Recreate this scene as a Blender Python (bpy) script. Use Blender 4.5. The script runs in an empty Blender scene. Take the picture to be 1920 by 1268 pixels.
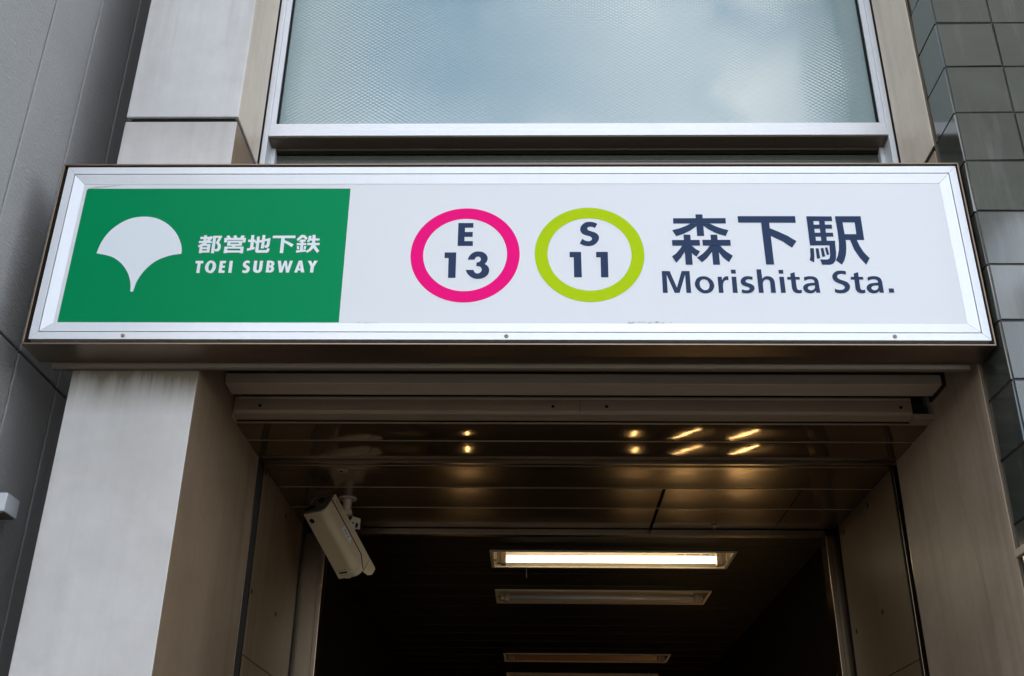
import bpy, bmesh, math, random
from mathutils import Matrix, Vector
R = math.radians
SC = bpy.context.scene
COL = SC.collection
ZO = 3.14            # height of the sign's lower edge above the pavement; shapes below are given from that edge

# ------------------------------------------------------------------ camera, sky, sun, exposure
cd = bpy.data.cameras.new('camera'); cam = bpy.data.objects.new('camera', cd); COL.objects.link(cam)
cd.sensor_width = 36.0; cd.lens = 2007.6/1920*36; cd.clip_end = 500; cd.clip_start = 0.05
_p, _y, _r = 0.46056882, 0.02252809, 0.01171219
_f = Vector((-math.sin(_y)*math.cos(_p), math.cos(_y)*math.cos(_p), math.sin(_p)))
_r0 = Vector((math.cos(_y), math.sin(_y), 0)); _u0 = _r0.cross(_f)
_rt = math.cos(_r)*_r0+math.sin(_r)*_u0; _up = -math.sin(_r)*_r0+math.cos(_r)*_u0
cam.matrix_world = Matrix(((_rt.x, _up.x, -_f.x, 0.0949), (_rt.y, _up.y, -_f.y, -3.1532), (_rt.z, _up.z, -_f.z, 1.5998), (0, 0, 0, 1)))
SC.camera = cam
SUN_EL, SUN_AZ = 36, 335          # azimuth clockwise from +Y: the sun stands behind the building, the front is in open shade
w = bpy.data.worlds.new("World"); SC.world = w; w.use_nodes = True
nt = w.node_tree; nt.nodes.clear()
def N(t, **k):
    n = nt.nodes.new(t)
    for a, b in k.items(): setattr(n, a, b)
    return n
out = N('ShaderNodeOutputWorld'); bg = N('ShaderNodeBackground'); bg.inputs[1].default_value = 0.12
sky = N('ShaderNodeTexSky', sky_type='NISHITA', sun_disc=False, sun_elevation=R(SUN_EL), sun_rotation=R(SUN_AZ), dust_density=1.0)
tc = N('ShaderNodeTexCoord'); sep = N('ShaderNodeSeparateXYZ'); nt.links.new(tc.outputs['Generated'], sep.inputs[0])
zz = N('ShaderNodeMath', operation='ADD'); zz.inputs[1].default_value = 0.25; nt.links.new(sep.outputs[2], zz.inputs[0])
dx = N('ShaderNodeMath', operation='DIVIDE'); dy = N('ShaderNodeMath', operation='DIVIDE')
nt.links.new(sep.outputs[0], dx.inputs[0]); nt.links.new(zz.outputs[0], dx.inputs[1])
nt.links.new(sep.outputs[1], dy.inputs[0]); nt.links.new(zz.outputs[0], dy.inputs[1])
cmb = N('ShaderNodeCombineXYZ'); nt.links.new(dx.outputs[0], cmb.inputs[0]); nt.links.new(dy.outputs[0], cmb.inputs[1]); cmb.inputs[2].default_value = 2.3
cn = N('ShaderNodeTexNoise'); cn.inputs['Scale'].default_value = 3.0; cn.inputs['Detail'].default_value = 7; cn.inputs['Roughness'].default_value = .55
nt.links.new(cmb.outputs[0], cn.inputs['Vector'])
cr = N('ShaderNodeValToRGB'); cr.color_ramp.elements[0].position = .46; cr.color_ramp.elements[1].position = .66
nt.links.new(cn.outputs['Fac'], cr.inputs[0])
mx = N('ShaderNodeMixRGB'); mx.inputs[2].default_value = (9.6, 9.1, 8.5, 1)
nt.links.new(cr.outputs[0], mx.inputs[0]); nt.links.new(sky.outputs[0], mx.inputs[1])
nt.links.new(mx.outputs[0], bg.inputs[0]); nt.links.new(bg.outputs[0], out.inputs[0])
sd = bpy.data.lights.new('sun', 'SUN'); sd.energy = 3.0; sd.angle = R(.5); sd.color = (1, .95, .88)
sun = bpy.data.objects.new('sun', sd); COL.objects.link(sun)
_sv = Vector((math.sin(R(SUN_AZ))*math.cos(R(SUN_EL)), math.cos(R(SUN_AZ))*math.cos(R(SUN_EL)), math.sin(R(SUN_EL))))
sun.rotation_euler = _sv.to_track_quat('Z', 'Y').to_euler(); sun.location = _sv*60
SC.view_settings.view_transform = 'Standard'; SC.view_settings.look = 'None'
SC.view_settings.exposure = 2.12; SC.view_settings.gamma = 1
SC.view_settings.use_curve_mapping = False

# ------------------------------------------------------------------ helpers
class MB:
    def __init__(s): s.v = []; s.f = []; s.mi = []
    def add(s, vs, fs, m=0):
        o = len(s.v); s.v += [tuple(p) for p in vs]
        s.f += [[i+o for i in f] for f in fs]; s.mi += [m]*len(fs); return s
    def box(s, x0, x1, y0, y1, z0, z1, m=0):
        return s.add([(x0, y0, z0), (x1, y0, z0), (x1, y1, z0), (x0, y1, z0), (x0, y0, z1), (x1, y0, z1), (x1, y1, z1), (x0, y1, z1)],
                     [(0, 3, 2, 1), (4, 5, 6, 7), (0, 1, 5, 4), (1, 2, 6, 5), (2, 3, 7, 6), (3, 0, 4, 7)], m)
    def quad(s, a, b, c, d, m=0): return s.add([a, b, c, d], [(0, 1, 2, 3)], m)
    def hexa(s, p, m=0):     # 8 points, bottom ring then top ring
        return s.add(p, [(0, 3, 2, 1), (4, 5, 6, 7), (0, 1, 5, 4), (1, 2, 6, 5), (2, 3, 7, 6), (3, 0, 4, 7)], m)
    def prism(s, prof, axis, a, b, m=0):   # profile extruded along axis 0/1/2; profile gives the other two coordinates in order
        def P(p, t): q = list(p); q.insert(axis, t); return tuple(q)
        n = len(prof); vs = [P(p, a) for p in prof]+[P(p, b) for p in prof]
        return s.add(vs, [list(range(n))[::-1], list(range(n, 2*n))]+[(i, (i+1) % n, (i+1) % n+n, i+n) for i in range(n)], m)
    def cyl(s, p, q, r, n=20, r2=None, m=0):
        p = Vector(p); q = Vector(q); d = (q-p).normalized(); u = d.orthogonal().normalized(); t = d.cross(u)
        r2 = r if r2 is None else r2
        vs = [p+r*(math.cos(6.28318531*k/n)*u+math.sin(6.28318531*k/n)*t) for k in range(n)]+[q+r2*(math.cos(6.28318531*k/n)*u+math.sin(6.28318531*k/n)*t) for k in range(n)]
        return s.add(vs, [list(range(n))[::-1], list(range(n, 2*n))]+[(i, (i+1) % n, (i+1) % n+n, i+n) for i in range(n)], m)
    def xf(s, M): s.v = [tuple(M @ Vector(p)) for p in s.v]; return s
    def build(s, name, mats, parent=None, bevel=0, smooth=False, base=None):
        if not isinstance(mats, (list, tuple)): mats = [mats]
        b = base if base is not None else (parent['_base'] if parent is not None and '_base' in parent else (0, 0, -ZO))
        me = bpy.data.meshes.new(name)
        me.from_pydata([(x-b[0], y-b[1], z-b[2]) for x, y, z in s.v], [], s.f)
        for m in mats: me.materials.append(m)
        for p, k in zip(me.polygons, s.mi): p.material_index = k
        bm = bmesh.new(); bm.from_mesh(me); bmesh.ops.recalc_face_normals(bm, faces=bm.faces); bm.to_mesh(me); bm.free()
        if smooth:
            for p in me.polygons: p.use_smooth = True
        o = bpy.data.objects.new(name, me); COL.objects.link(o)
        if parent is not None: o.parent = parent; o['_base'] = list(b)
        else: o.location = (b[0], b[1], b[2]+ZO)
        if bevel:
            md = o.modifiers.new('bevel', 'BEVEL'); md.width = bevel; md.segments = 2; md.limit_method = 'ANGLE'; md.angle_limit = R(40)
        return o
def tag(o, label=None, cat=None, group=None, kind=None):
    if label: o['label'] = label
    if cat: o['category'] = cat
    if group: o['group'] = group
    if kind: o['kind'] = kind
    return o
def thing(name, base, label, cat, group=None):
    o = bpy.data.objects.new(name, None); COL.objects.link(o); o.empty_display_size = .1
    o.location = (base[0], base[1], base[2]+ZO); o['_base'] = list(base)
    return tag(o, label, cat, group)
def copy_tree(o, parent=None):
    c = o.copy(); COL.objects.link(c)
    if parent is not None: c.parent = parent
    for ch in list(o.children): copy_tree(ch, c)
    return c

# ------------------------------------------------------------------ materials
class Mat:
    def __init__(s, name, col=(.5, .5, .5), rough=.5, metal=0., ior=None, spec=None, coat=0):
        s.m = bpy.data.materials.new(name); s.m.use_nodes = True; s.t = s.m.node_tree; s.b = s.t.nodes['Principled BSDF']
        s.b.inputs['Base Color'].default_value = (*col, 1); s.b.inputs['Roughness'].default_value = rough; s.b.inputs['Metallic'].default_value = metal
        if ior: s.b.inputs['IOR'].default_value = ior
        if spec is not None: s.b.inputs['Specular IOR Level'].default_value = spec
        if coat: s.b.inputs['Coat Weight'].default_value = coat; s.b.inputs['Coat Roughness'].default_value = .05
        s.pos = None
    def n(s, t, **k):
        x = s.t.nodes.new(t)
        for a, b in k.items(): setattr(x, a, b)
        return x
    def L(s, a, b): s.t.links.new(a, b)
    def P(s):
        if s.pos is None: s.pos = s.n('ShaderNodeNewGeometry').outputs['Position']
        return s.pos
    def noise(s, scale, detail=4, rough=.55, stretch=(1, 1, 1), dist=0., off=(0, 0, 0)):
        mp = s.n('ShaderNodeMapping'); mp.inputs['Scale'].default_value = stretch; mp.inputs['Location'].default_value = off; s.L(s.P(), mp.inputs[0])
        x = s.n('ShaderNodeTexNoise'); x.inputs['Scale'].default_value = scale; x.inputs['Detail'].default_value = detail
        x.inputs['Roughness'].default_value = rough; x.inputs['Distortion'].default_value = dist; s.L(mp.outputs[0], x.inputs['Vector']); return x.outputs['Fac']
    def ramp(s, f, p0, p1, c0=(0, 0, 0), c1=(1, 1, 1)):
        r = s.n('ShaderNodeValToRGB'); e = r.color_ramp.elements
        e[0].position = p0; e[1].position = p1; e[0].color = (*c0, 1); e[1].color = (*c1, 1); s.L(f, r.inputs[0]); return r.outputs[0]
    def math(s, op, a, b=None, clamp=False):
        x = s.n('ShaderNodeMath', operation=op); x.use_clamp = clamp
        for i, q in enumerate((a, b)):
            if q is None: continue
            if isinstance(q, (int, float)): x.inputs[i].default_value = q
            else: s.L(q, x.inputs[i])
        return x.outputs[0]
    def mix(s, f, a, b, mode='MIX'):
        x = s.n('ShaderNodeMixRGB', blend_type=mode)
        for i, q in enumerate((f, a, b)):
            if isinstance(q, (int, float)): x.inputs[i].default_value = q
            elif isinstance(q, tuple): x.inputs[i].default_value = (*q, 1)
            else: s.L(q, x.inputs[i])
        return x.outputs[0]
    def color(s, c): s.L(c, s.b.inputs['Base Color']); return s
    def rough(s, c): s.L(c, s.b.inputs['Roughness']); return s
    def bump(s, h, strength=.3, dist=.002):
        b = s.n('ShaderNodeBump'); b.inputs['Strength'].default_value = strength; b.inputs['Distance'].default_value = dist
        s.L(h, b.inputs['Height']); s.L(b.outputs[0], s.b.inputs['Normal']); return s
    def sepz(s):
        q = s.n('ShaderNodeSeparateXYZ'); s.L(s.P(), q.inputs[0]); return q.outputs
def stone(name, c0, c1, stain=(.30, .25, .19), amt=.5, bands=(), spec=.5, fn=.17):
    m = Mat(name, rough=.42, spec=spec)
    a = m.noise(2.3, 6, .6); b = m.noise(17, 3, .5, off=(3, 1, 2)); st = m.noise(5, 4, .6, stretch=(2.2, 2.2, .16), off=(7, 2, 1)); veil = m.noise(1.1, 3, .5, stretch=(1, 1, .35))
    col = m.mix(m.ramp(a, .3, .7), c0, c1)
    col = m.mix(m.math('MULTIPLY', m.ramp(b, .45, .75), .12), col, tuple(.8*x for x in c0))
    fine = m.noise(6, 5, .7, stretch=(2.5, 2.5, .09), off=(2, 9, 4))
    col = m.mix(m.math('MULTIPLY', m.ramp(fine, .47, .82), fn), col, tuple(.62*x for x in c0))
    blot = m.noise(6, 5, .65, off=(8, 1, 3)); col = m.mix(m.math('MULTIPLY', m.ramp(blot, .5, .75), .22), col, tuple(.72*x for x in c0))
    dr = m.math('MULTIPLY', m.ramp(st, .50, .75), m.ramp(veil, .36, .6))
    col = m.mix(m.math('MULTIPLY', dr, amt), col, stain)
    zc = m.sepz()[2] if bands else None
    for zt, ln, cc, k_ in bands:       # below height zt: dirt run from a joint; painted shade with stain under the sign
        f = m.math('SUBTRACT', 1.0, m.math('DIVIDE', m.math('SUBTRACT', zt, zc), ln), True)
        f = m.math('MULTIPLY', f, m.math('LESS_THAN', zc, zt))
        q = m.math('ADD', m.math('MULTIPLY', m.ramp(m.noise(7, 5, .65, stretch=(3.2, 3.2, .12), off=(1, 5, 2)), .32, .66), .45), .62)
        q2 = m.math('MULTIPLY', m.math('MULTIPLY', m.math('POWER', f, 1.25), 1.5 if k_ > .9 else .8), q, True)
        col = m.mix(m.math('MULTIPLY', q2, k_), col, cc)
    m.color(col); m.rough(m.ramp(a, .2, .8, (.34,)*3, (.5,)*3))
    m.bump(m.math('ADD', b, m.math('MULTIPLY', a, 2)), .12, .004)
    return m.m
M = {}
M['stone'] = stone('pale_granite', (.53, .515, .50), (.64, .625, .61))
M['stone_run_shade'] = stone('stained_shaded_granite', (.50, .475, .45), (.65, .622, .598), bands=((ZO+1.041, .30, (.30, .27, .24), .55), (ZO-.0, .19, (.12, .09, .05), .95)))  # first band: joint dirt; second: shade under the sign painted in, with brown stain
M['stone_side'] = stone('warm_lit_granite', (.64, .53, .42), (.78, .66, .53), (.34, .25, .17), .5, spec=.35)  # same granite as the front, warm light on the reveals put into its colour
M['stone_low'] = stone('shaded_granite', (.19, .132, .082), (.295, .212, .138), (.085, .055, .03), .5, spec=.15, fn=.05)  # darker copy of the reveal stone, the left reveal's shade put into its colour
M['stone_low_pale'] = stone('shaded_granite_pale', (.29, .215, .15), (.44, .345, .258), (.12, .082, .046), .5, spec=.2, fn=.05)  # paler copy, the stronger light on the right reveal put into its colour
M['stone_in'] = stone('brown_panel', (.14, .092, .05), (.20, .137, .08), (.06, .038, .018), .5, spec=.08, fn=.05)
def metal(name, col, rough, metalness=1., streak=.25, bump=.0, stretch=(.35, 8, 8), rvar=.18, r0=None):
    m = Mat(name, col, rough, metalness)
    s_ = m.noise(9, 5, .65, stretch=stretch); d = m.noise(3.1, 4, .6)
    f = m.math('MULTIPLY', m.math('MULTIPLY', m.ramp(s_, .4, .75), m.ramp(d, .3, .75)), streak)
    m.color(m.mix(f, col, tuple(.45*x for x in col)))
    m.rough(m.math('ADD', m.math('MULTIPLY', d, rvar), rough-.09 if r0 is None else r0, True))
    if bump: m.bump(m.noise(2.2, 2, .4, stretch=(.6, 3, 1)), bump, .02)
    return m.m
M['housing'] = metal('weathered_stainless', (.27, .205, .15), .36, .9, .5)
M['alu'] = metal('anodised_aluminium', (.74, .75, .775), .40, .25, .10, stretch=(4, 4, .4))
M['steel'] = metal('shutter_steel', (.37, .28, .185), .42, .15, .6)
M['rail_paint'] = metal('shutter_rail_paint', (.64, .52, .39), .5, .05, .45)
M['steel_dark'] = metal('dark_steel', (.15, .115, .082), .45, .4, .4)
M['jamb'] = metal('polished_jamb', (.27, .205, .14), .24, 1., .3, stretch=(6, 6, .4))
M['lip'] = metal('plank_edge', (.42, .33, .22), .35, .4)
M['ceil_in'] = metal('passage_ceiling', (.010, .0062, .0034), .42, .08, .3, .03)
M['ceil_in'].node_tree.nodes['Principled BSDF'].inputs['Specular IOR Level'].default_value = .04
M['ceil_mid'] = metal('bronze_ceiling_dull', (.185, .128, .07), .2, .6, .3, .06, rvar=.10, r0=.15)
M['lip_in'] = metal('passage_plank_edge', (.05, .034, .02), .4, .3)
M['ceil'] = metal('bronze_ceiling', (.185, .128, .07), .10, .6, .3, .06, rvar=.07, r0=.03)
def plain(name, col, rough=.5, metal=0., var=.12, ior=None, bump=0, scale=12):
    m = Mat(name, col, rough, metal, ior)
    a = m.noise(scale, 5, .6)
    m.color(m.mix(m.math('MULTIPLY', m.ramp(a, .3, .75), var), col, tuple(.55*x for x in col)))
    if bump: m.bump(a, bump, .003)
    return m.m
def face(name, col, rough=.28):
    m = Mat(name, col, rough)
    a = m.noise(1.3, 3, .5, stretch=(1, 1, .7))
    m.color(m.mix(m.math('MULTIPLY', m.ramp(a, .3, .8), .06), col, tuple(.75*x for x in col)))
    m.b.inputs['Specular IOR Level'].default_value = .05
    return m.m
M['acrylic'] = face('white_acrylic', (.70, .705, .72))
M['green'] = face('green_film', (.001, .235, .082))
M['white_film'] = face('white_film', (.72, .75, .78))
M['pink'] = face('magenta_film', (.80, .004, .18))
M['lime'] = face('lime_film', (.40, .55, .003))
M['navy'] = face('navy_film', (.027, .045, .095))
M['black'] = plain('black_rubber', (.012, .011, .010), .6)
M['black'].node_tree.nodes['Principled BSDF'].inputs['Specular IOR Level'].default_value = .1
M['gap'] = plain('dark_gap', (.02, .018, .016), .8)
M['white_paint'] = plain('white_enamel', (.62, .54, .42), .35)
M['cream'] = plain('cream_paint', (.54, .42, .26), .38, bump=.05)
M['cream_w'] = plain('reflection_cream', (.44, .355, .25), .45)
M['grey_box'] = plain('grey_white_plastic', (.62, .63, .66), .4)
M['sticker'] = plain('paper_sticker', (.66, .64, .66), .6)
M['ink'] = plain('ink', (.02, .02, .02), .6)
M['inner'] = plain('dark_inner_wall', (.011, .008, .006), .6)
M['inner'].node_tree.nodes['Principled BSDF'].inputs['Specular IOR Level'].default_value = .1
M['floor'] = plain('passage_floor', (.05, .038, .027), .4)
M['asphalt'] = plain('asphalt', (.05, .043, .036), .85, var=.4, bump=.4, scale=60)
M['paving'] = plain('paving', (.06, .046, .033), .7, var=.4, bump=.2, scale=30)
M['dull_tube'] = plain('unlit_tube', (.60, .58, .55), .25)
M['amber'] = plain('aged_diffuser', (.30, .15, .06), .4)
# neighbouring sprayed wall
m = Mat('sprayed_grey_wall', (.24, .24, .242), .55)
a = m.noise(95, 3, .5, stretch=(1, .55, 1.4), dist=.9); b = m.noise(1.6, 4, .5)
m.color(m.mix(m.math('MULTIPLY', m.ramp(b, .3, .7), .35), (.38, .372, .36), (.255, .25, .243)))
m.bump(m.ramp(a, .42, .66), .38, .005); M['spray'] = m.m
# glazed tile
m = Mat('glazed_tile', (.045, .05, .042), .09, ior=1.85)
a = m.noise(6, 4, .6); b = m.noise(1.3, 2, .5); st = m.noise(8, 4, .6, stretch=(3, 3, .3))
col = m.mix(m.ramp(a, .3, .7), (.035, .038, .032), (.055, .058, .048))
xs = m.sepz(); wn = m.n('ShaderNodeTexWhiteNoise'); cv = m.n('ShaderNodeCombineXYZ')
for i_, o_ in ((0, 1.6135), (1, 1.0), (2, ZO+.92)): m.L(m.math('FLOOR', m.math('DIVIDE', m.math('SUBTRACT', xs[i_], o_), .2105 if i_ == 2 else .2095)), cv.inputs[i_])
m.L(cv.outputs[0], wn.inputs['Vector'])
col = m.mix(m.math('MULTIPLY', wn.outputs['Value'], .5), col, (.065, .068, .056))
col = m.mix(m.math('MULTIPLY', m.ramp(st, .52, .8), .4), col, (.14, .14, .14))
m.color(col); m.rough(m.math('ADD', m.math('MULTIPLY', a, .10), .05)); m.bump(b, .03, .02); M['tile'] = m.m
M['mortar'] = plain('mortar', (.035, .032, .030), .8)
# figured wired glass
m = Mat('figured_glass', (.16, .20, .19), .07, ior=2.0)
xs = m.sepz(); k = 2*math.pi/.0150
u = m.math('ADD', m.math('MULTIPLY', xs[0], .57), m.math('MULTIPLY', xs[2], .82)); v = m.math('SUBTRACT', m.math('MULTIPLY', xs[0], .57), m.math('MULTIPLY', xs[2], .82))
su = m.math('SINE', m.math('MULTIPLY', u, k)); sv = m.math('SINE', m.math('MULTIPLY', v, k))
h = m.math('ADD', m.math('MULTIPLY', m.math('MULTIPLY', m.math('ADD', su, sv), .5), m.ramp(m.noise(1.9, 3, .5, off=(4, 2, 1)), .36, .60, (.25,)*3, (1.6,)*3)), m.math('MULTIPLY', m.noise(2.0, 2, .5), 1.2))
wire = m.math('MAXIMUM', m.math('GREATER_THAN', m.math('SINE', m.math('MULTIPLY', u, k/2)), .985), m.math('GREATER_THAN', m.math('SINE', m.math('MULTIPLY', v, k/2)), .985))
g = m.noise(.9, 3, .5)
col = m.mix(m.ramp(g, .3, .7), (.205, .305, .32), (.265, .355, .355))
m.color(m.mix(m.math('MULTIPLY', wire, .12), col, (.07, .08, .08))); m.bump(h, 1.0, .00017); M['glass'] = m.m
m = Mat('figured_glass_dark', (.085, .09, .075), .10, ior=1.8)
xs = m.sepz(); u = m.math('ADD', m.math('MULTIPLY', xs[0], .57), m.math('MULTIPLY', xs[2], .82)); v = m.math('SUBTRACT', m.math('MULTIPLY', xs[0], .57), m.math('MULTIPLY', xs[2], .82))
m.bump(m.math('MULTIPLY', m.math('SINE', m.math('MULTIPLY', u, k)), m.math('SINE', m.math('MULTIPLY', v, k))), 1., .0003); M['glass_low'] = m.m
def lamp(name, col, s):
    m = bpy.data.materials.new(name); m.use_nodes = True; b = m.node_tree.nodes['Principled BSDF']
    b.inputs['Base Color'].default_value = (.8, .8, .8, 1); b.inputs['Emission Color'].default_value = (*col, 1); b.inputs['Emission Strength'].default_value = s; return m
M['tube'] = lamp('lit_tube', (1, .82, .54), 1.9)
M['stair_lamp'] = lamp('stair_lamp_glow', (1, .62, .25), 11.0)

# lettering outlines traced on the sign's face (metres, x and z)
KANJI_STATION=[[(.5799,.4976),(.7619,.498),(.7618,.4759),(.5793,.4756)],[(.6585,.5134),(.6829,.5134),(.6832,.4252),(.6588,.4252)],[(.6382,.4751),(.6215,.4655),(.6008,.4565),(.5738,.4489),(.5865,.4243),(.6115,.4332),(.6365,.447),(.6598,.4655),(.6625,.475)],[(.6827,.475),(.6831,.4669),(.6973,.4541),(.7184,.4398),(.7359,.4318),(.7574,.4247),(.7681,.4488),(.7496,.454),(.7262,.4636),(.7057,.4755)],[(.5711,.4087),(.6661,.4092),(.6662,.3862),(.5711,.3858)],[(.6121,.4304),(.6354,.4304),(.6361,.3103),(.6124,.3103)],[(.6047,.3862),(.5958,.3718),(.5829,.3555),(.5675,.343),(.5811,.3181),(.5978,.3381),(.6119,.3613),(.6146,.3862)],[(.6346,.3862),(.6348,.3583),(.6422,.3497),(.6509,.3421),(.6646,.3629),(.6497,.3729),(.6378,.3858)],[(.6753,.4092),(.7714,.4092),(.7715,.3862),(.6758,.3862)],[(.7049,.4304),(.7281,.4304),(.7291,.3103),(.7054,.3103)],[(.6993,.3862),(.6874,.3694),(.6723,.3532),(.6526,.3384),(.6688,.3195),(.6871,.337),(.7051,.3611),(.7085,.3862)],[(.7285,.3862),(.7281,.3606),(.7408,.3393),(.7599,.3204),(.7754,.3458),(.7545,.3625),(.7435,.3741),(.7356,.3858)],[(.8041,.506),(1.0036,.5058),(1.0033,.4787),(.8045,.4795)],[(.8835,.4819),(.9115,.4819),(.9124,.311),(.885,.311)],[(.9087,.458),(.9402,.4421),(.9694,.4254),(.9979,.404),(.9797,.3776),(.9516,.4022),(.9115,.4257)],[(1.0424,.5045),(1.0644,.5045),(1.0646,.3871),(1.0421,.3871)],[(1.0425,.5052),(1.1295,.5045),(1.1298,.4854),(1.0424,.4855)],[(1.0554,.4707),(1.1259,.4707),(1.126,.4542),(1.0554,.4543)],[(1.0556,.4384),(1.1266,.4384),(1.1262,.4221),(1.0558,.4221)],[(1.0545,.4058),(1.1298,.4058),(1.128,.3871),(1.0421,.3871)],[(1.0841,.4971),(1.1038,.4971),(1.1016,.3967),(1.0826,.3967)],[(1.1083,.3892),(1.1286,.3937),(1.1275,.3579),(1.124,.3341),(1.12,.3238),(1.1126,.3149),(1.1019,.3105),(1.0745,.3105),(1.0699,.3311),(1.0955,.3312),(1.1023,.3353),(1.1057,.346)],[(1.0409,.3758),(1.0536,.3758),(1.0523,.346),(1.0487,.3193),(1.0345,.3282),(1.039,.346)],[(1.0597,.3752),(1.0699,.3752),(1.0709,.3353),(1.0595,.3341)],[(1.0766,.3758),(1.0864,.3764),(1.0886,.3436),(1.0786,.3406)],[(1.0917,.3782),(1.0999,.3788),(1.1032,.3507),(1.0948,.3483)],[(1.1415,.5051),(1.2301,.505),(1.2296,.4804),(1.1411,.4805)],[(1.1415,.5051),(1.1643,.5051),(1.166,.4269),(1.1664,.3997),(1.1646,.3758),(1.1603,.3519),(1.1522,.3282),(1.1414,.3105),(1.1228,.3282),(1.1316,.346),(1.1386,.3698),(1.1419,.3997),(1.1428,.436)],[(1.2068,.5032),(1.2301,.505),(1.23,.4088),(1.2054,.4088)],[(1.1629,.4323),(1.2296,.4323),(1.2295,.4088),(1.1624,.4088)],[(1.1811,.4103),(1.2041,.4103),(1.2106,.3862),(1.2212,.3608),(1.2384,.3359),(1.2233,.3105),(1.2045,.3401),(1.1906,.3698)]]
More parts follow.
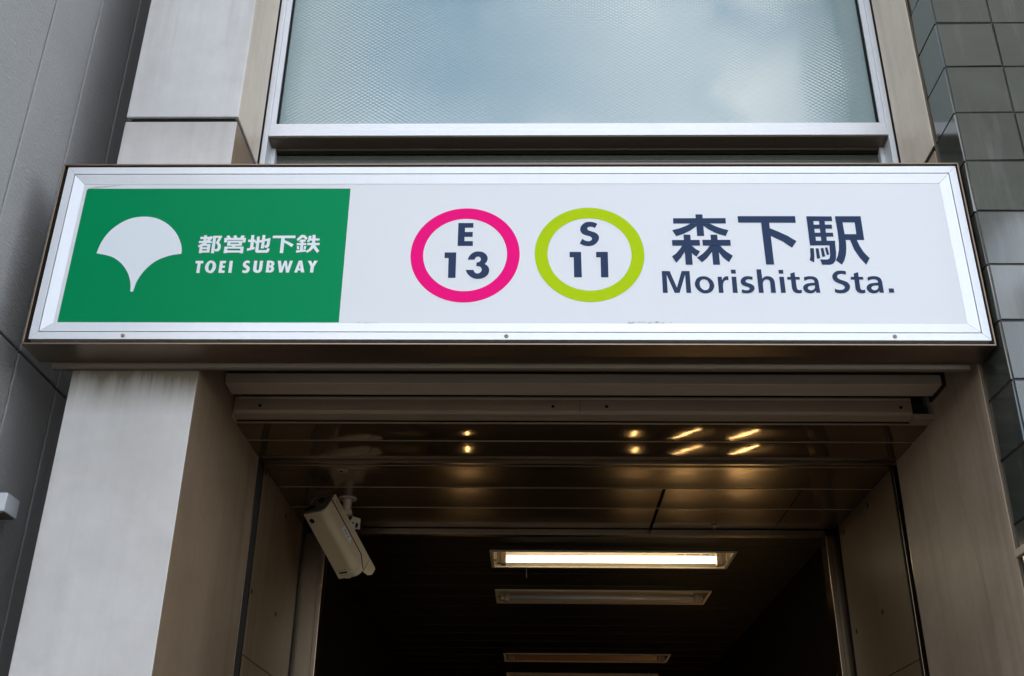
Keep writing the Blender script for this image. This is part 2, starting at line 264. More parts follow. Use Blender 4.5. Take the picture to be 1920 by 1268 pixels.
KANJI_SUBWAY=[[(-1.0657,.4217),(-1.0318,.4217),(-1.0318,.4123),(-1.0659,.4123)],[(-1.0529,.428),(-1.0434,.428),(-1.0436,.4015),(-1.0537,.4015)],[(-1.0681,.4052),(-1.0232,.4052),(-1.0233,.3961),(-1.0684,.3961)],[(-1.0304,.4251),(-1.02,.4206),(-1.0328,.4015),(-1.0486,.3876),(-1.0661,.3782),(-1.0691,.3862),(-1.0535,.3957),(-1.0403,.4096)],[(-1.0631,.3876),(-1.053,.392),(-1.0522,.3551),(-1.0616,.3551)],[(-1.0365,.3917),(-1.0262,.3917),(-1.0266,.3578),(-1.0363,.3578)],[(-1.0605,.392),(-1.0265,.392),(-1.0264,.3839),(-1.0606,.3839)],[(-1.0625,.3789),(-1.026,.3789),(-1.0262,.3713),(-1.062,.3713)],[(-1.0625,.3658),(-1.0261,.3658),(-1.0262,.3574),(-1.0619,.3574)],[(-1.021,.4261),(-1.0106,.4261),(-1.0095,.3551),(-1.0204,.3551)],[(-1.021,.4261),(-.9904,.4261),(-.9905,.4172),(-1.0204,.417)],[(-1.0016,.4177),(-.9903,.4236),(-.998,.3976),(-1.0089,.3969)],[(-1.009,.3976),(-.9982,.3993),(-.9919,.392),(-.9889,.3818),(-.9898,.3716),(-.9938,.3643),(-.9998,.3622),(-1.0074,.3626),(-1.0099,.3716),(-1.0024,.3723),(-.9998,.376),(-.9997,.3818),(-1.0022,.3891)],[(-.9753,.4243),(-.9663,.428),(-.9578,.4162),(-.9696,.4147)],[(-.9513,.425),(-.9419,.4284),(-.9348,.4162),(-.9457,.4155)],[(-.9226,.428),(-.9107,.4255),(-.9149,.4162),(-.9262,.4162)],[(-.9807,.4172),(-.9059,.4175),(-.9063,.4081),(-.9807,.4081)],[(-.9806,.417),(-.9699,.4169),(-.9697,.399),(-.9802,.3985)],[(-.9165,.4169),(-.9056,.4169),(-.9057,.3987),(-.916,.3987)],[(-.9684,.4058),(-.9171,.4058),(-.917,.3979),(-.9683,.3979)],[(-.9685,.3935),(-.9169,.3935),(-.9169,.3855),(-.9682,.3855)],[(-.9684,.4058),(-.958,.4058),(-.9576,.3855),(-.9682,.3855)],[(-.9281,.4058),(-.9171,.4058),(-.9169,.3855),(-.9277,.3855)],[(-.9499,.3862),(-.9382,.3862),(-.9388,.3803),(-.952,.3803)],[(-.9765,.3818),(-.9096,.3818),(-.9096,.3734),(-.9762,.3734)],[(-.9765,.3665),(-.909,.3665),(-.9089,.3574),(-.9764,.3574)],[(-.9765,.3818),(-.9655,.3818),(-.9648,.3551),(-.9761,.3551)],[(-.9207,.3818),(-.9096,.3818),(-.9089,.3551),(-.9201,.3551)],[(-.897,.4103),(-.8713,.4103),(-.8711,.4005),(-.8968,.4005)],[(-.8883,.4287),(-.878,.4287),(-.8753,.3702),(-.8869,.3702)],[(-.8974,.3745),(-.8709,.3806),(-.8707,.3716),(-.8959,.3641)],[(-.8674,.4228),(-.8578,.4228),(-.8566,.3644),(-.8675,.3644)],[(-.8679,.3678),(-.8284,.3678),(-.8274,.376),(-.8177,.3731),(-.8197,.3629),(-.8247,.3571),(-.8622,.3568),(-.8667,.3615)],[(-.8729,.4034),(-.82,.4166),(-.82,.4074),(-.8716,.3942)],[(-.8491,.4287),(-.8388,.4287),(-.8385,.3745),(-.8492,.3742)],[(-.8305,.4143),(-.8198,.4169),(-.8201,.3891),(-.8223,.3803),(-.8269,.3767),(-.8357,.3767),(-.8378,.3869),(-.8319,.3876),(-.8305,.392)],[(-.8125,.4265),(-.7335,.4269),(-.7335,.4163),(-.8129,.416)],[(-.7824,.4184),(-.7703,.4184),(-.7697,.356),(-.7815,.356)],[(-.7706,.4085),(-.7554,.4015),(-.7365,.3905),(-.7432,.3801),(-.7568,.3905),(-.7701,.3976)],[(-.7135,.4294),(-.7022,.4294),(-.7068,.4191),(-.7248,.4037),(-.7279,.4125)],[(-.7128,.4287),(-.7022,.4294),(-.6899,.4162),(-.6951,.4088),(-.7069,.4198)],[(-.7142,.4103),(-.6965,.4103),(-.6961,.4015),(-.7202,.4015)],[(-.726,.3964),(-.6931,.3964),(-.6931,.3876),(-.7261,.3876)],[(-.7133,.4081),(-.7035,.4081),(-.7026,.3658),(-.7127,.3658)],[(-.725,.3844),(-.7175,.3847),(-.7149,.3709),(-.7226,.3702)],[(-.6997,.3844),(-.6919,.3844),(-.6933,.3723),(-.7008,.3723)],[(-.7261,.3665),(-.6927,.3709),(-.6923,.3622),(-.7248,.3574)],[(-.6867,.4257),(-.6772,.4257),(-.6786,.4139),(-.6836,.4),(-.692,.4022),(-.6884,.411)],[(-.6813,.4151),(-.6483,.4151),(-.6484,.4063),(-.683,.4063)],[(-.6899,.397),(-.6467,.397),(-.6467,.3876),(-.69,.3876)],[(-.6741,.4294),(-.6635,.4294),(-.6626,.3905),(-.6663,.376),(-.6752,.3644),(-.687,.3564),(-.6927,.3636),(-.6822,.3716),(-.6758,.3833),(-.6736,.3935)],[(-.6711,.3876),(-.6609,.3876),(-.6538,.376),(-.6452,.3647),(-.652,.3564),(-.6619,.3687),(-.6684,.3789)]]
TOEI=[[(-1.0685,.3249),(-1.0419,.3249),(-1.0414,.3147),(-1.0501,.3147),(-1.0491,.2768),(-1.0601,.2768),(-1.0604,.3147),(-1.0681,.3147)],[(-.9843,.325),(-.9631,.325),(-.9635,.3153),(-.9735,.315),(-.9733,.3059),(-.9644,.3056),(-.9645,.2971),(-.9734,.2971),(-.9733,.2872),(-.9632,.2868),(-.9631,.2774),(-.984,.2774)],[(-.9507,.325),(-.9398,.325),(-.9392,.2774),(-.9502,.2774)],[(-.8809,.3233),(-.8823,.3239),(-.8837,.3246),(-.885,.3253),(-.8864,.3258),(-.8878,.3261),(-.8892,.3262),(-.8907,.3262),(-.8921,.326),(-.8935,.3256),(-.8949,.325),(-.8963,.3242),(-.8977,.3231),(-.8991,.3219),(-.9004,.3206),(-.9014,.3192),(-.9022,.3177),(-.9029,.316),(-.9033,.3143),(-.9036,.3126),(-.9037,.3109),(-.9036,.3092),(-.9032,.3075),(-.9027,.3057),(-.902,.3041),(-.9012,.3026),(-.9002,.3013),(-.899,.3002),(-.8977,.2991),(-.8964,.2981),(-.8951,.2972),(-.8938,.2962),(-.8925,.2954),(-.8911,.2946),(-.89,.2938),(-.8892,.293),(-.8887,.2922),(-.8885,.2913),(-.8885,.2905),(-.8887,.2896),(-.8891,.2889),(-.8896,.2883),(-.8902,.2876),(-.891,.287),(-.892,.2866),(-.8932,.2865),(-.8946,.2866),(-.8963,.287),(-.8982,.2875),(-.9,.2881),(-.9018,.2886),(-.9021,.2787),(-.9005,.2781),(-.8988,.2776),(-.8971,.277),(-.8954,.2766),(-.8937,.2763),(-.8921,.2762),(-.8904,.2762),(-.8887,.2763),(-.887,.2767),(-.8855,.2773),(-.884,.2783),(-.8826,.2795),(-.8813,.281),(-.8801,.2825),(-.8792,.2841),(-.8785,.2858),(-.878,.2876),(-.8777,.2894),(-.8776,.2913),(-.8776,.293),(-.8779,.2948),(-.8784,.2965),(-.879,.2983),(-.8798,.2999),(-.8806,.3013),(-.8817,.3025),(-.8829,.3035),(-.8841,.3044),(-.8854,.3053),(-.8866,.3061),(-.8878,.3069),(-.8889,.3075),(-.89,.3082),(-.891,.3088),(-.8918,.3095),(-.8924,.3103),(-.8929,.3112),(-.8932,.3121),(-.8933,.3129),(-.8933,.3137),(-.8931,.3144),(-.8927,.3152),(-.8921,.3159),(-.8914,.3165),(-.8903,.3167),(-.8888,.3166),(-.887,.3161),(-.885,.3156),(-.883,.3149),(-.881,.3144)],[(-1.033,.3018),(-1.0328,.3046),(-1.0209,.3028),(-1.021,.3018)],[(-1.0328,.3046),(-1.0324,.3071),(-1.0209,.3037),(-1.0209,.3028)],[(-1.0324,.3071),(-1.0318,.3096),(-1.0208,.3047),(-1.0209,.3037)],[(-1.0318,.3096),(-1.0311,.3119),(-1.0207,.3057),(-1.0208,.3047)],[(-1.0311,.3119),(-1.0302,.3142),(-1.0206,.3067),(-1.0207,.3057)],[(-1.0302,.3142),(-1.0291,.3164),(-1.0204,.3078),(-1.0206,.3067)],[(-1.0291,.3164),(-1.0278,.3185),(-1.0202,.309),(-1.0204,.3078)],[(-1.0278,.3185),(-1.0263,.3205),(-1.0198,.3103),(-1.0202,.309)],[(-1.0263,.3205),(-1.0245,.3222),(-1.0193,.3118),(-1.0198,.3103)],[(-1.0245,.3222),(-1.0225,.3237),(-1.0186,.3132),(-1.0193,.3118)],[(-1.0225,.3237),(-1.0202,.325),(-1.0176,.3146),(-1.0186,.3132)],[(-1.0202,.325),(-1.0177,.3259),(-1.0163,.3159),(-1.0176,.3146)],[(-1.0177,.3259),(-1.0149,.3261),(-1.0147,.3167),(-1.0163,.3159)],[(-1.0149,.3261),(-1.0121,.3257),(-1.013,.3163),(-1.0147,.3167)],[(-1.0121,.3257),(-1.0092,.3249),(-1.0114,.3153),(-1.013,.3163)],[(-1.0092,.3249),(-1.0064,.3236),(-1.01,.3138),(-1.0114,.3153)],[(-1.0064,.3236),(-1.0039,.3216),(-1.009,.3121),(-1.01,.3138)],[(-1.0039,.3216),(-1.0016,.3193),(-1.0082,.3103),(-1.009,.3121)],[(-1.0016,.3193),(-.9996,.3167),(-1.0077,.3085),(-1.0082,.3103)],[(-.9996,.3167),(-.998,.3138),(-1.0075,.3069),(-1.0077,.3085)],[(-.998,.3138),(-.9967,.3109),(-1.0074,.3054),(-1.0075,.3069)],[(-.9967,.3109),(-.9958,.3078),(-1.0073,.3041),(-1.0074,.3054)],[(-.9958,.3078),(-.9952,.3048),(-1.0073,.3029),(-1.0073,.3041)],[(-.9952,.3048),(-.9951,.3018),(-1.0073,.3018),(-1.0073,.3029)],[(-.9951,.3018),(-.9952,.299),(-1.0074,.3008),(-1.0073,.3018)],[(-.9952,.299),(-.9955,.2963),(-1.0075,.2998),(-1.0074,.3008)],[(-.9955,.2963),(-.996,.2936),(-1.0076,.2988),(-1.0075,.2998)],[(-.996,.2936),(-.9966,.291),(-1.0077,.2978),(-1.0076,.2988)],[(-.9966,.291),(-.9974,.2885),(-1.0079,.2967),(-1.0077,.2978)],[(-.9974,.2885),(-.9984,.286),(-1.0081,.2956),(-1.0079,.2967)],[(-.9984,.286),(-.9997,.2835),(-1.0084,.2944),(-1.0081,.2956)],[(-.9997,.2835),(-1.0012,.2813),(-1.0088,.293),(-1.0084,.2944)],[(-1.0012,.2813),(-1.0032,.2792),(-1.0093,.2916),(-1.0088,.293)],[(-1.0032,.2792),(-1.0054,.2776),(-1.01,.2899),(-1.0093,.2916)],[(-1.0054,.2776),(-1.008,.2765),(-1.011,.2881),(-1.01,.2899)],[(-1.008,.2765),(-1.0109,.2761),(-1.0123,.2864),(-1.011,.2881)],[(-1.0109,.2761),(-1.0138,.2762),(-1.014,.2854),(-1.0123,.2864)],[(-1.0138,.2762),(-1.0168,.2768),(-1.0159,.2859),(-1.014,.2854)],[(-1.0168,.2768),(-1.0198,.2779),(-1.0176,.2875),(-1.0159,.2859)],[(-1.0198,.2779),(-1.0226,.2795),(-1.0189,.2896),(-1.0176,.2875)],[(-1.0226,.2795),(-1.0251,.2816),(-1.0198,.2917),(-1.0189,.2896)],[(-1.0251,.2816),(-1.0274,.2841),(-1.0203,.2938),(-1.0198,.2917)],[(-1.0274,.2841),(-1.0293,.2869),(-1.0206,.2956),(-1.0203,.2938)],[(-1.0293,.2869),(-1.0309,.2898),(-1.0208,.2972),(-1.0206,.2956)],[(-1.0309,.2898),(-1.0319,.2929),(-1.0209,.2985),(-1.0208,.2972)],[(-1.0319,.2929),(-1.0326,.296),(-1.021,.2997),(-1.0209,.2985)],[(-1.0326,.296),(-1.033,.299),(-1.021,.3008),(-1.021,.2997)],[(-1.033,.299),(-1.033,.3018),(-1.021,.3018),(-1.021,.3008)],[(-.8661,.325),(-.8553,.325),(-.8552,.3194),(-.8551,.3135),(-.855,.3077),(-.8549,.3026),(-.8548,.2985),(-.8548,.2959),(-.8547,.2943),(-.8547,.2933),(-.8546,.2926),(-.8544,.2917),(-.854,.2906),(-.8535,.2895),(-.8529,.2886),(-.8523,.2879),(-.8517,.2873),(-.8511,.2869),(-.8505,.2868),(-.8499,.2868),(-.8493,.2869),(-.8487,.2873),(-.8482,.2879),(-.8477,.2886),(-.8472,.2895),(-.8468,.2906),(-.8465,.2917),(-.8463,.2929),(-.8462,.2943),(-.8462,.2957),(-.8461,.2971),(-.8461,.2985),(-.8462,.325),(-.8351,.325),(-.8351,.3185),(-.8351,.3117),(-.835,.3051),(-.8351,.2992),(-.8352,.2944),(-.8354,.2911),(-.8357,.2889),(-.836,.2874),(-.8365,.2862),(-.8371,.2848),(-.8379,.2833),(-.8389,.2819),(-.84,.2807),(-.8411,.2796),(-.8423,.2787),(-.8436,.278),(-.845,.2775),(-.8464,.2772),(-.8479,.277),(-.8493,.2769),(-.8507,.2769),(-.8522,.277),(-.8537,.2772),(-.8552,.2775),(-.8566,.278),(-.858,.2787),(-.8594,.2795),(-.8608,.2805),(-.8621,.2816),(-.8631,.2828),(-.8639,.2841),(-.8646,.2856),(-.8651,.2871),(-.8655,.2887),(-.8658,.2903),(-.866,.2919),(-.8661,.2935),(-.8661,.2952),(-.8661,.2969),(-.8662,.2985)],[(-.8216,.3254),(-.8112,.3254),(-.8111,.2786),(-.8215,.2786)],[(-.8124,.3254),(-.8113,.3255),(-.8103,.3256),(-.8093,.3256),(-.8082,.3256),(-.807,.3254),(-.8056,.3251),(-.804,.3247),(-.8023,.3241),(-.8008,.3235),(-.7995,.3227),(-.7984,.3217),(-.7975,.3205),(-.7968,.3192),(-.7962,.3178),(-.7957,.3165),(-.7954,.3151),(-.7952,.3137),(-.7952,.3123),(-.7954,.3109),(-.7957,.3096),(-.7961,.3082),(-.7968,.3069),(-.7976,.3056),(-.7984,.3043),(-.7991,.303),(-.8113,.2997),(-.8111,.3065),(-.8102,.3069),(-.8093,.3072),(-.8084,.3075),(-.8076,.3079),(-.8069,.3085),(-.8064,.3092),(-.806,.3102),(-.8058,.3112),(-.8056,.3121),(-.8056,.313),(-.8057,.3138),(-.8059,.3145),(-.8062,.3151),(-.8066,.3157),(-.8072,.3162),(-.8078,.3165),(-.8086,.3167),(-.8094,.3169),(-.8103,.317),(-.8111,.3171)],[(-.8011,.3043),(-.8007,.3041),(-.8004,.3039),(-.8,.3037),(-.7996,.3034),(-.7991,.303),(-.7984,.3023),(-.7976,.3015),(-.7968,.3006),(-.796,.2997),(-.7954,.2986),(-.7949,.2974),(-.7945,.296),(-.7941,.2946),(-.7939,.2932),(-.7939,.2917),(-.7941,.2902),(-.7945,.2886),(-.795,.287),(-.7957,.2855),(-.7964,.2842),(-.7973,.283),(-.7982,.282),(-.7993,.2811),(-.8005,.2803),(-.8019,.2797),(-.8035,.2792),(-.8054,.279),(-.8074,.2788),(-.8094,.2787),(-.8113,.2786),(-.8111,.2873),(-.8102,.2875),(-.8092,.2877),(-.8083,.2878),(-.8074,.2881),(-.8067,.2886),(-.8061,.2893),(-.8056,.2902),(-.8052,.2912),(-.805,.2922),(-.8048,.2931),(-.8048,.2939),(-.805,.2948),(-.8053,.2956),(-.8057,.2963),(-.8062,.2969),(-.8069,.2974),(-.8078,.2978),(-.8088,.2982),(-.8098,.2985),(-.8107,.2988),(-.8107,.3052)],[(-.7847,.3254),(-.774,.3254),(-.7686,.2979),(-.762,.3254),(-.7538,.3254),(-.7475,.2972),(-.7429,.3254),(-.7324,.3254),(-.742,.2786),(-.7517,.2786),(-.7583,.3096),(-.7646,.2786),(-.7748,.2786)],[(-.7121,.3259),(-.7065,.3259),(-.7066,.311),(-.7095,.2948),(-.7035,.2948),(-.7064,.311),(-.7064,.3259),(-.7009,.3259),(-.6886,.2789),(-.7003,.2789),(-.7023,.287),(-.7121,.287),(-.7131,.2786),(-.7237,.2786)],[(-.6812,.3255),(-.6698,.3255),(-.6642,.3126),(-.6584,.3255),(-.6467,.3255),(-.6576,.3014),(-.6586,.2786),(-.6693,.2786),(-.6694,.3021)]]
E13=[[(-.1683,.4785),(-.1156,.4785),(-.1155,.4592),(-.1444,.4587),(-.1443,.4417),(-.1169,.4417),(-.1168,.4217),(-.1449,.4217),(-.1447,.4045),(-.1156,.4045),(-.1154,.3851),(-.1679,.3851)],[(-.2115,.359),(-.1716,.359),(-.171,.2585),(-.1965,.2585),(-.1973,.3369),(-.2114,.3369)],[(-.1312,.33),(-.1305,.3325),(-.1298,.3351),(-.1291,.3376),(-.1282,.3401),(-.1271,.3426),(-.1256,.3451),(-.1239,.3477),(-.122,.3502),(-.12,.3526),(-.118,.3546),(-.1159,.3563),(-.1138,.3578),(-.1116,.3591),(-.1093,.3602),(-.1069,.3612),(-.1044,.3619),(-.1018,.3624),(-.0991,.3628),(-.0964,.3629),(-.0938,.3629),(-.0911,.3627),(-.0884,.3624),(-.0857,.3618),(-.0831,.3611),(-.0805,.3601),(-.078,.3587),(-.0755,.3571),(-.0731,.3553),(-.0709,.3534),(-.069,.3513),(-.0675,.3491),(-.0662,.3467),(-.0651,.3441),(-.0642,.3417),(-.0635,.3394),(-.0631,.3372),(-.0629,.3352),(-.0629,.3333),(-.0631,.3314),(-.0633,.3296),(-.0637,.3278),(-.0642,.326),(-.0649,.3243),(-.0656,.3226),(-.0665,.3209),(-.0676,.3193),(-.0688,.3177),(-.0701,.3162),(-.0714,.3147),(-.0727,.3131),(-.071,.3119),(-.0693,.3108),(-.0675,.3096),(-.0659,.3083),(-.0644,.3069),(-.0629,.3052),(-.0615,.3033),(-.0602,.3013),(-.0591,.2992),(-.0582,.2972),(-.0575,.2951),(-.0571,.2931),(-.0568,.2909),(-.0568,.2887),(-.0569,.2864),(-.0571,.284),(-.0575,.2813),(-.0581,.2787),(-.0589,.276),(-.0599,.2736),(-.0613,.2712),(-.063,.2689),(-.0648,.2668),(-.0669,.2647),(-.069,.2629),(-.0713,.2612),(-.0738,.2596),(-.0765,.2582),(-.0792,.257),(-.0819,.256),(-.0846,.2553),(-.0874,.2548),(-.0902,.2545),(-.093,.2543),(-.0958,.2543),(-.0986,.2545),(-.1014,.2547),(-.1042,.2552),(-.107,.2559),(-.1098,.2569),(-.1125,.2583),(-.1153,.26),(-.1181,.262),(-.1207,.264),(-.123,.266),(-.1251,.2681),(-.127,.2701),(-.1287,.2722),(-.1303,.2744),(-.1317,.2767),(-.133,.2792),(-.1341,.2817),(-.1351,.2844),(-.1361,.287),(-.1371,.2896),(-.1106,.2898),(-.1101,.2883),(-.1096,.2866),(-.109,.285),(-.1084,.2835),(-.1076,.2821),(-.1067,.2808),(-.1056,.2796),(-.1044,.2785),(-.1032,.2775),(-.1019,.2768),(-.1006,.2762),(-.0993,.2758),(-.0979,.2755),(-.0965,.2755),(-.095,.2757),(-.0934,.2761),(-.0917,.2768),(-.09,.2777),(-.0885,.2788),(-.0871,.28),(-.0859,.2814),(-.0848,.2832),(-.0838,.285),(-.0831,.2868),(-.0826,.2886),(-.0824,.2902),(-.0825,.2918),(-.0828,.2933),(-.0832,.2947),(-.0837,.2961),(-.0843,.2973),(-.085,.2985),(-.0858,.2996),(-.0867,.3006),(-.0876,.3015),(-.0886,.3022),(-.0896,.3028),(-.0908,.3034),(-.092,.3038),(-.0933,.3041),(-.0947,.3042),(-.0962,.3041),(-.0978,.3039),(-.0993,.3038),(-.1009,.3036),(-.1009,.3192),(-.0994,.3193),(-.0979,.3194),(-.0964,.3195),(-.095,.3198),(-.0937,.3203),(-.0924,.321),(-.0911,.3219),(-.09,.3229),(-.089,.3241),(-.0882,.3252),(-.0875,.3264),(-.087,.3277),(-.0867,.3291),(-.0865,.3304),(-.0864,.3317),(-.0866,.3331),(-.0868,.3345),(-.0873,.3359),(-.0878,.3372),(-.0885,.3383),(-.0892,.3392),(-.0901,.34),(-.0911,.3407),(-.0921,.3413),(-.0932,.3417),(-.0945,.342),(-.0958,.3422),(-.0972,.3422),(-.0985,.3421),(-.0998,.3417),(-.101,.3412),(-.1022,.3404),(-.1034,.3394),(-.1044,.3383),(-.1053,.3372),(-.106,.3359),(-.1065,.3346),(-.1068,.3331),(-.1072,.3316),(-.1076,.3302)]]
S11=[[(.316,.4751),(.3137,.4762),(.3113,.4775),(.309,.4787),(.3066,.4798),(.304,.4807),(.3013,.4815),(.2985,.4821),(.2956,.4827),(.2927,.483),(.2898,.4832),(.2869,.4831),(.284,.4829),(.2811,.4825),(.2783,.4818),(.2755,.4807),(.2728,.4792),(.2701,.4774),(.2675,.4753),(.2651,.473),(.263,.4706),(.2612,.4681),(.2596,.4655),(.2582,.4627),(.2572,.4599),(.2565,.4572),(.2561,.4545),(.256,.4517),(.2562,.4489),(.2567,.4463),(.2574,.4438),(.2583,.4415),(.2594,.4394),(.2608,.4374),(.2624,.4355),(.2642,.4338),(.2663,.4323),(.2687,.431),(.2712,.4299),(.2738,.4288),(.2763,.4278),(.2789,.4269),(.2815,.4262),(.284,.4255),(.2864,.4248),(.2885,.4238),(.2904,.4227),(.292,.4214),(.2934,.42),(.2946,.4186),(.2954,.4172),(.2958,.4158),(.2959,.4143),(.2958,.4128),(.2954,.4114),(.2948,.4101),(.2941,.4089),(.2931,.4077),(.2919,.4067),(.2905,.4057),(.2891,.405),(.2874,.4046),(.2855,.4043),(.2836,.4042),(.2816,.4042),(.2796,.4044),(.2777,.4048),(.2758,.4053),(.2739,.406),(.272,.4068),(.2703,.4077),(.2686,.4088),(.267,.41),(.2655,.4113),(.264,.4126),(.2625,.4139),(.2531,.3951),(.2557,.3935),(.2582,.3918),(.2608,.3902),(.2634,.3887),(.2661,.3874),(.269,.3865),(.272,.3857),(.275,.3852),(.2781,.3848),(.2811,.3846),(.2841,.3845),(.2872,.3846),(.2903,.3849),(.2933,.3855),(.2962,.3864),(.299,.3876),(.3019,.3891),(.3046,.391),(.3072,.393),(.3095,.3951),(.3117,.3975),(.3137,.4002),(.3155,.4029),(.3171,.4057),(.3183,.4084),(.3193,.4109),(.32,.4133),(.3204,.4158),(.3206,.4182),(.3205,.4205),(.3201,.4228),(.3195,.4252),(.3185,.4274),(.3174,.4296),(.3161,.4316),(.3146,.4334),(.3128,.4351),(.3109,.4366),(.3089,.4381),(.3068,.4394),(.3047,.4405),(.3025,.4414),(.3002,.4422),(.2979,.4429),(.2956,.4438),(.2932,.4447),(.2907,.4457),(.2883,.4466),(.2861,.4476),(.2843,.4487),(.283,.4499),(.282,.4511),(.2813,.4524),(.2809,.4537),(.2807,.455),(.2807,.4562),(.281,.4574),(.2815,.4586),(.2822,.4596),(.2831,.4605),(.2842,.4613),(.2855,.4619),(.287,.4624),(.2887,.4628),(.2903,.463),(.2921,.463),(.294,.4629),(.296,.4626),(.298,.4622),(.2998,.4617),(.3014,.461),(.3029,.4601),(.3044,.4591),(.3058,.4581),(.3073,.4572)],[(.2178,.361),(.2572,.361),(.2581,.2609),(.2318,.2609),(.2319,.3396),(.2177,.3396)],[(.3087,.3612),(.3488,.3612),(.3484,.261),(.3233,.261),(.3235,.3397),(.3086,.3396)]]
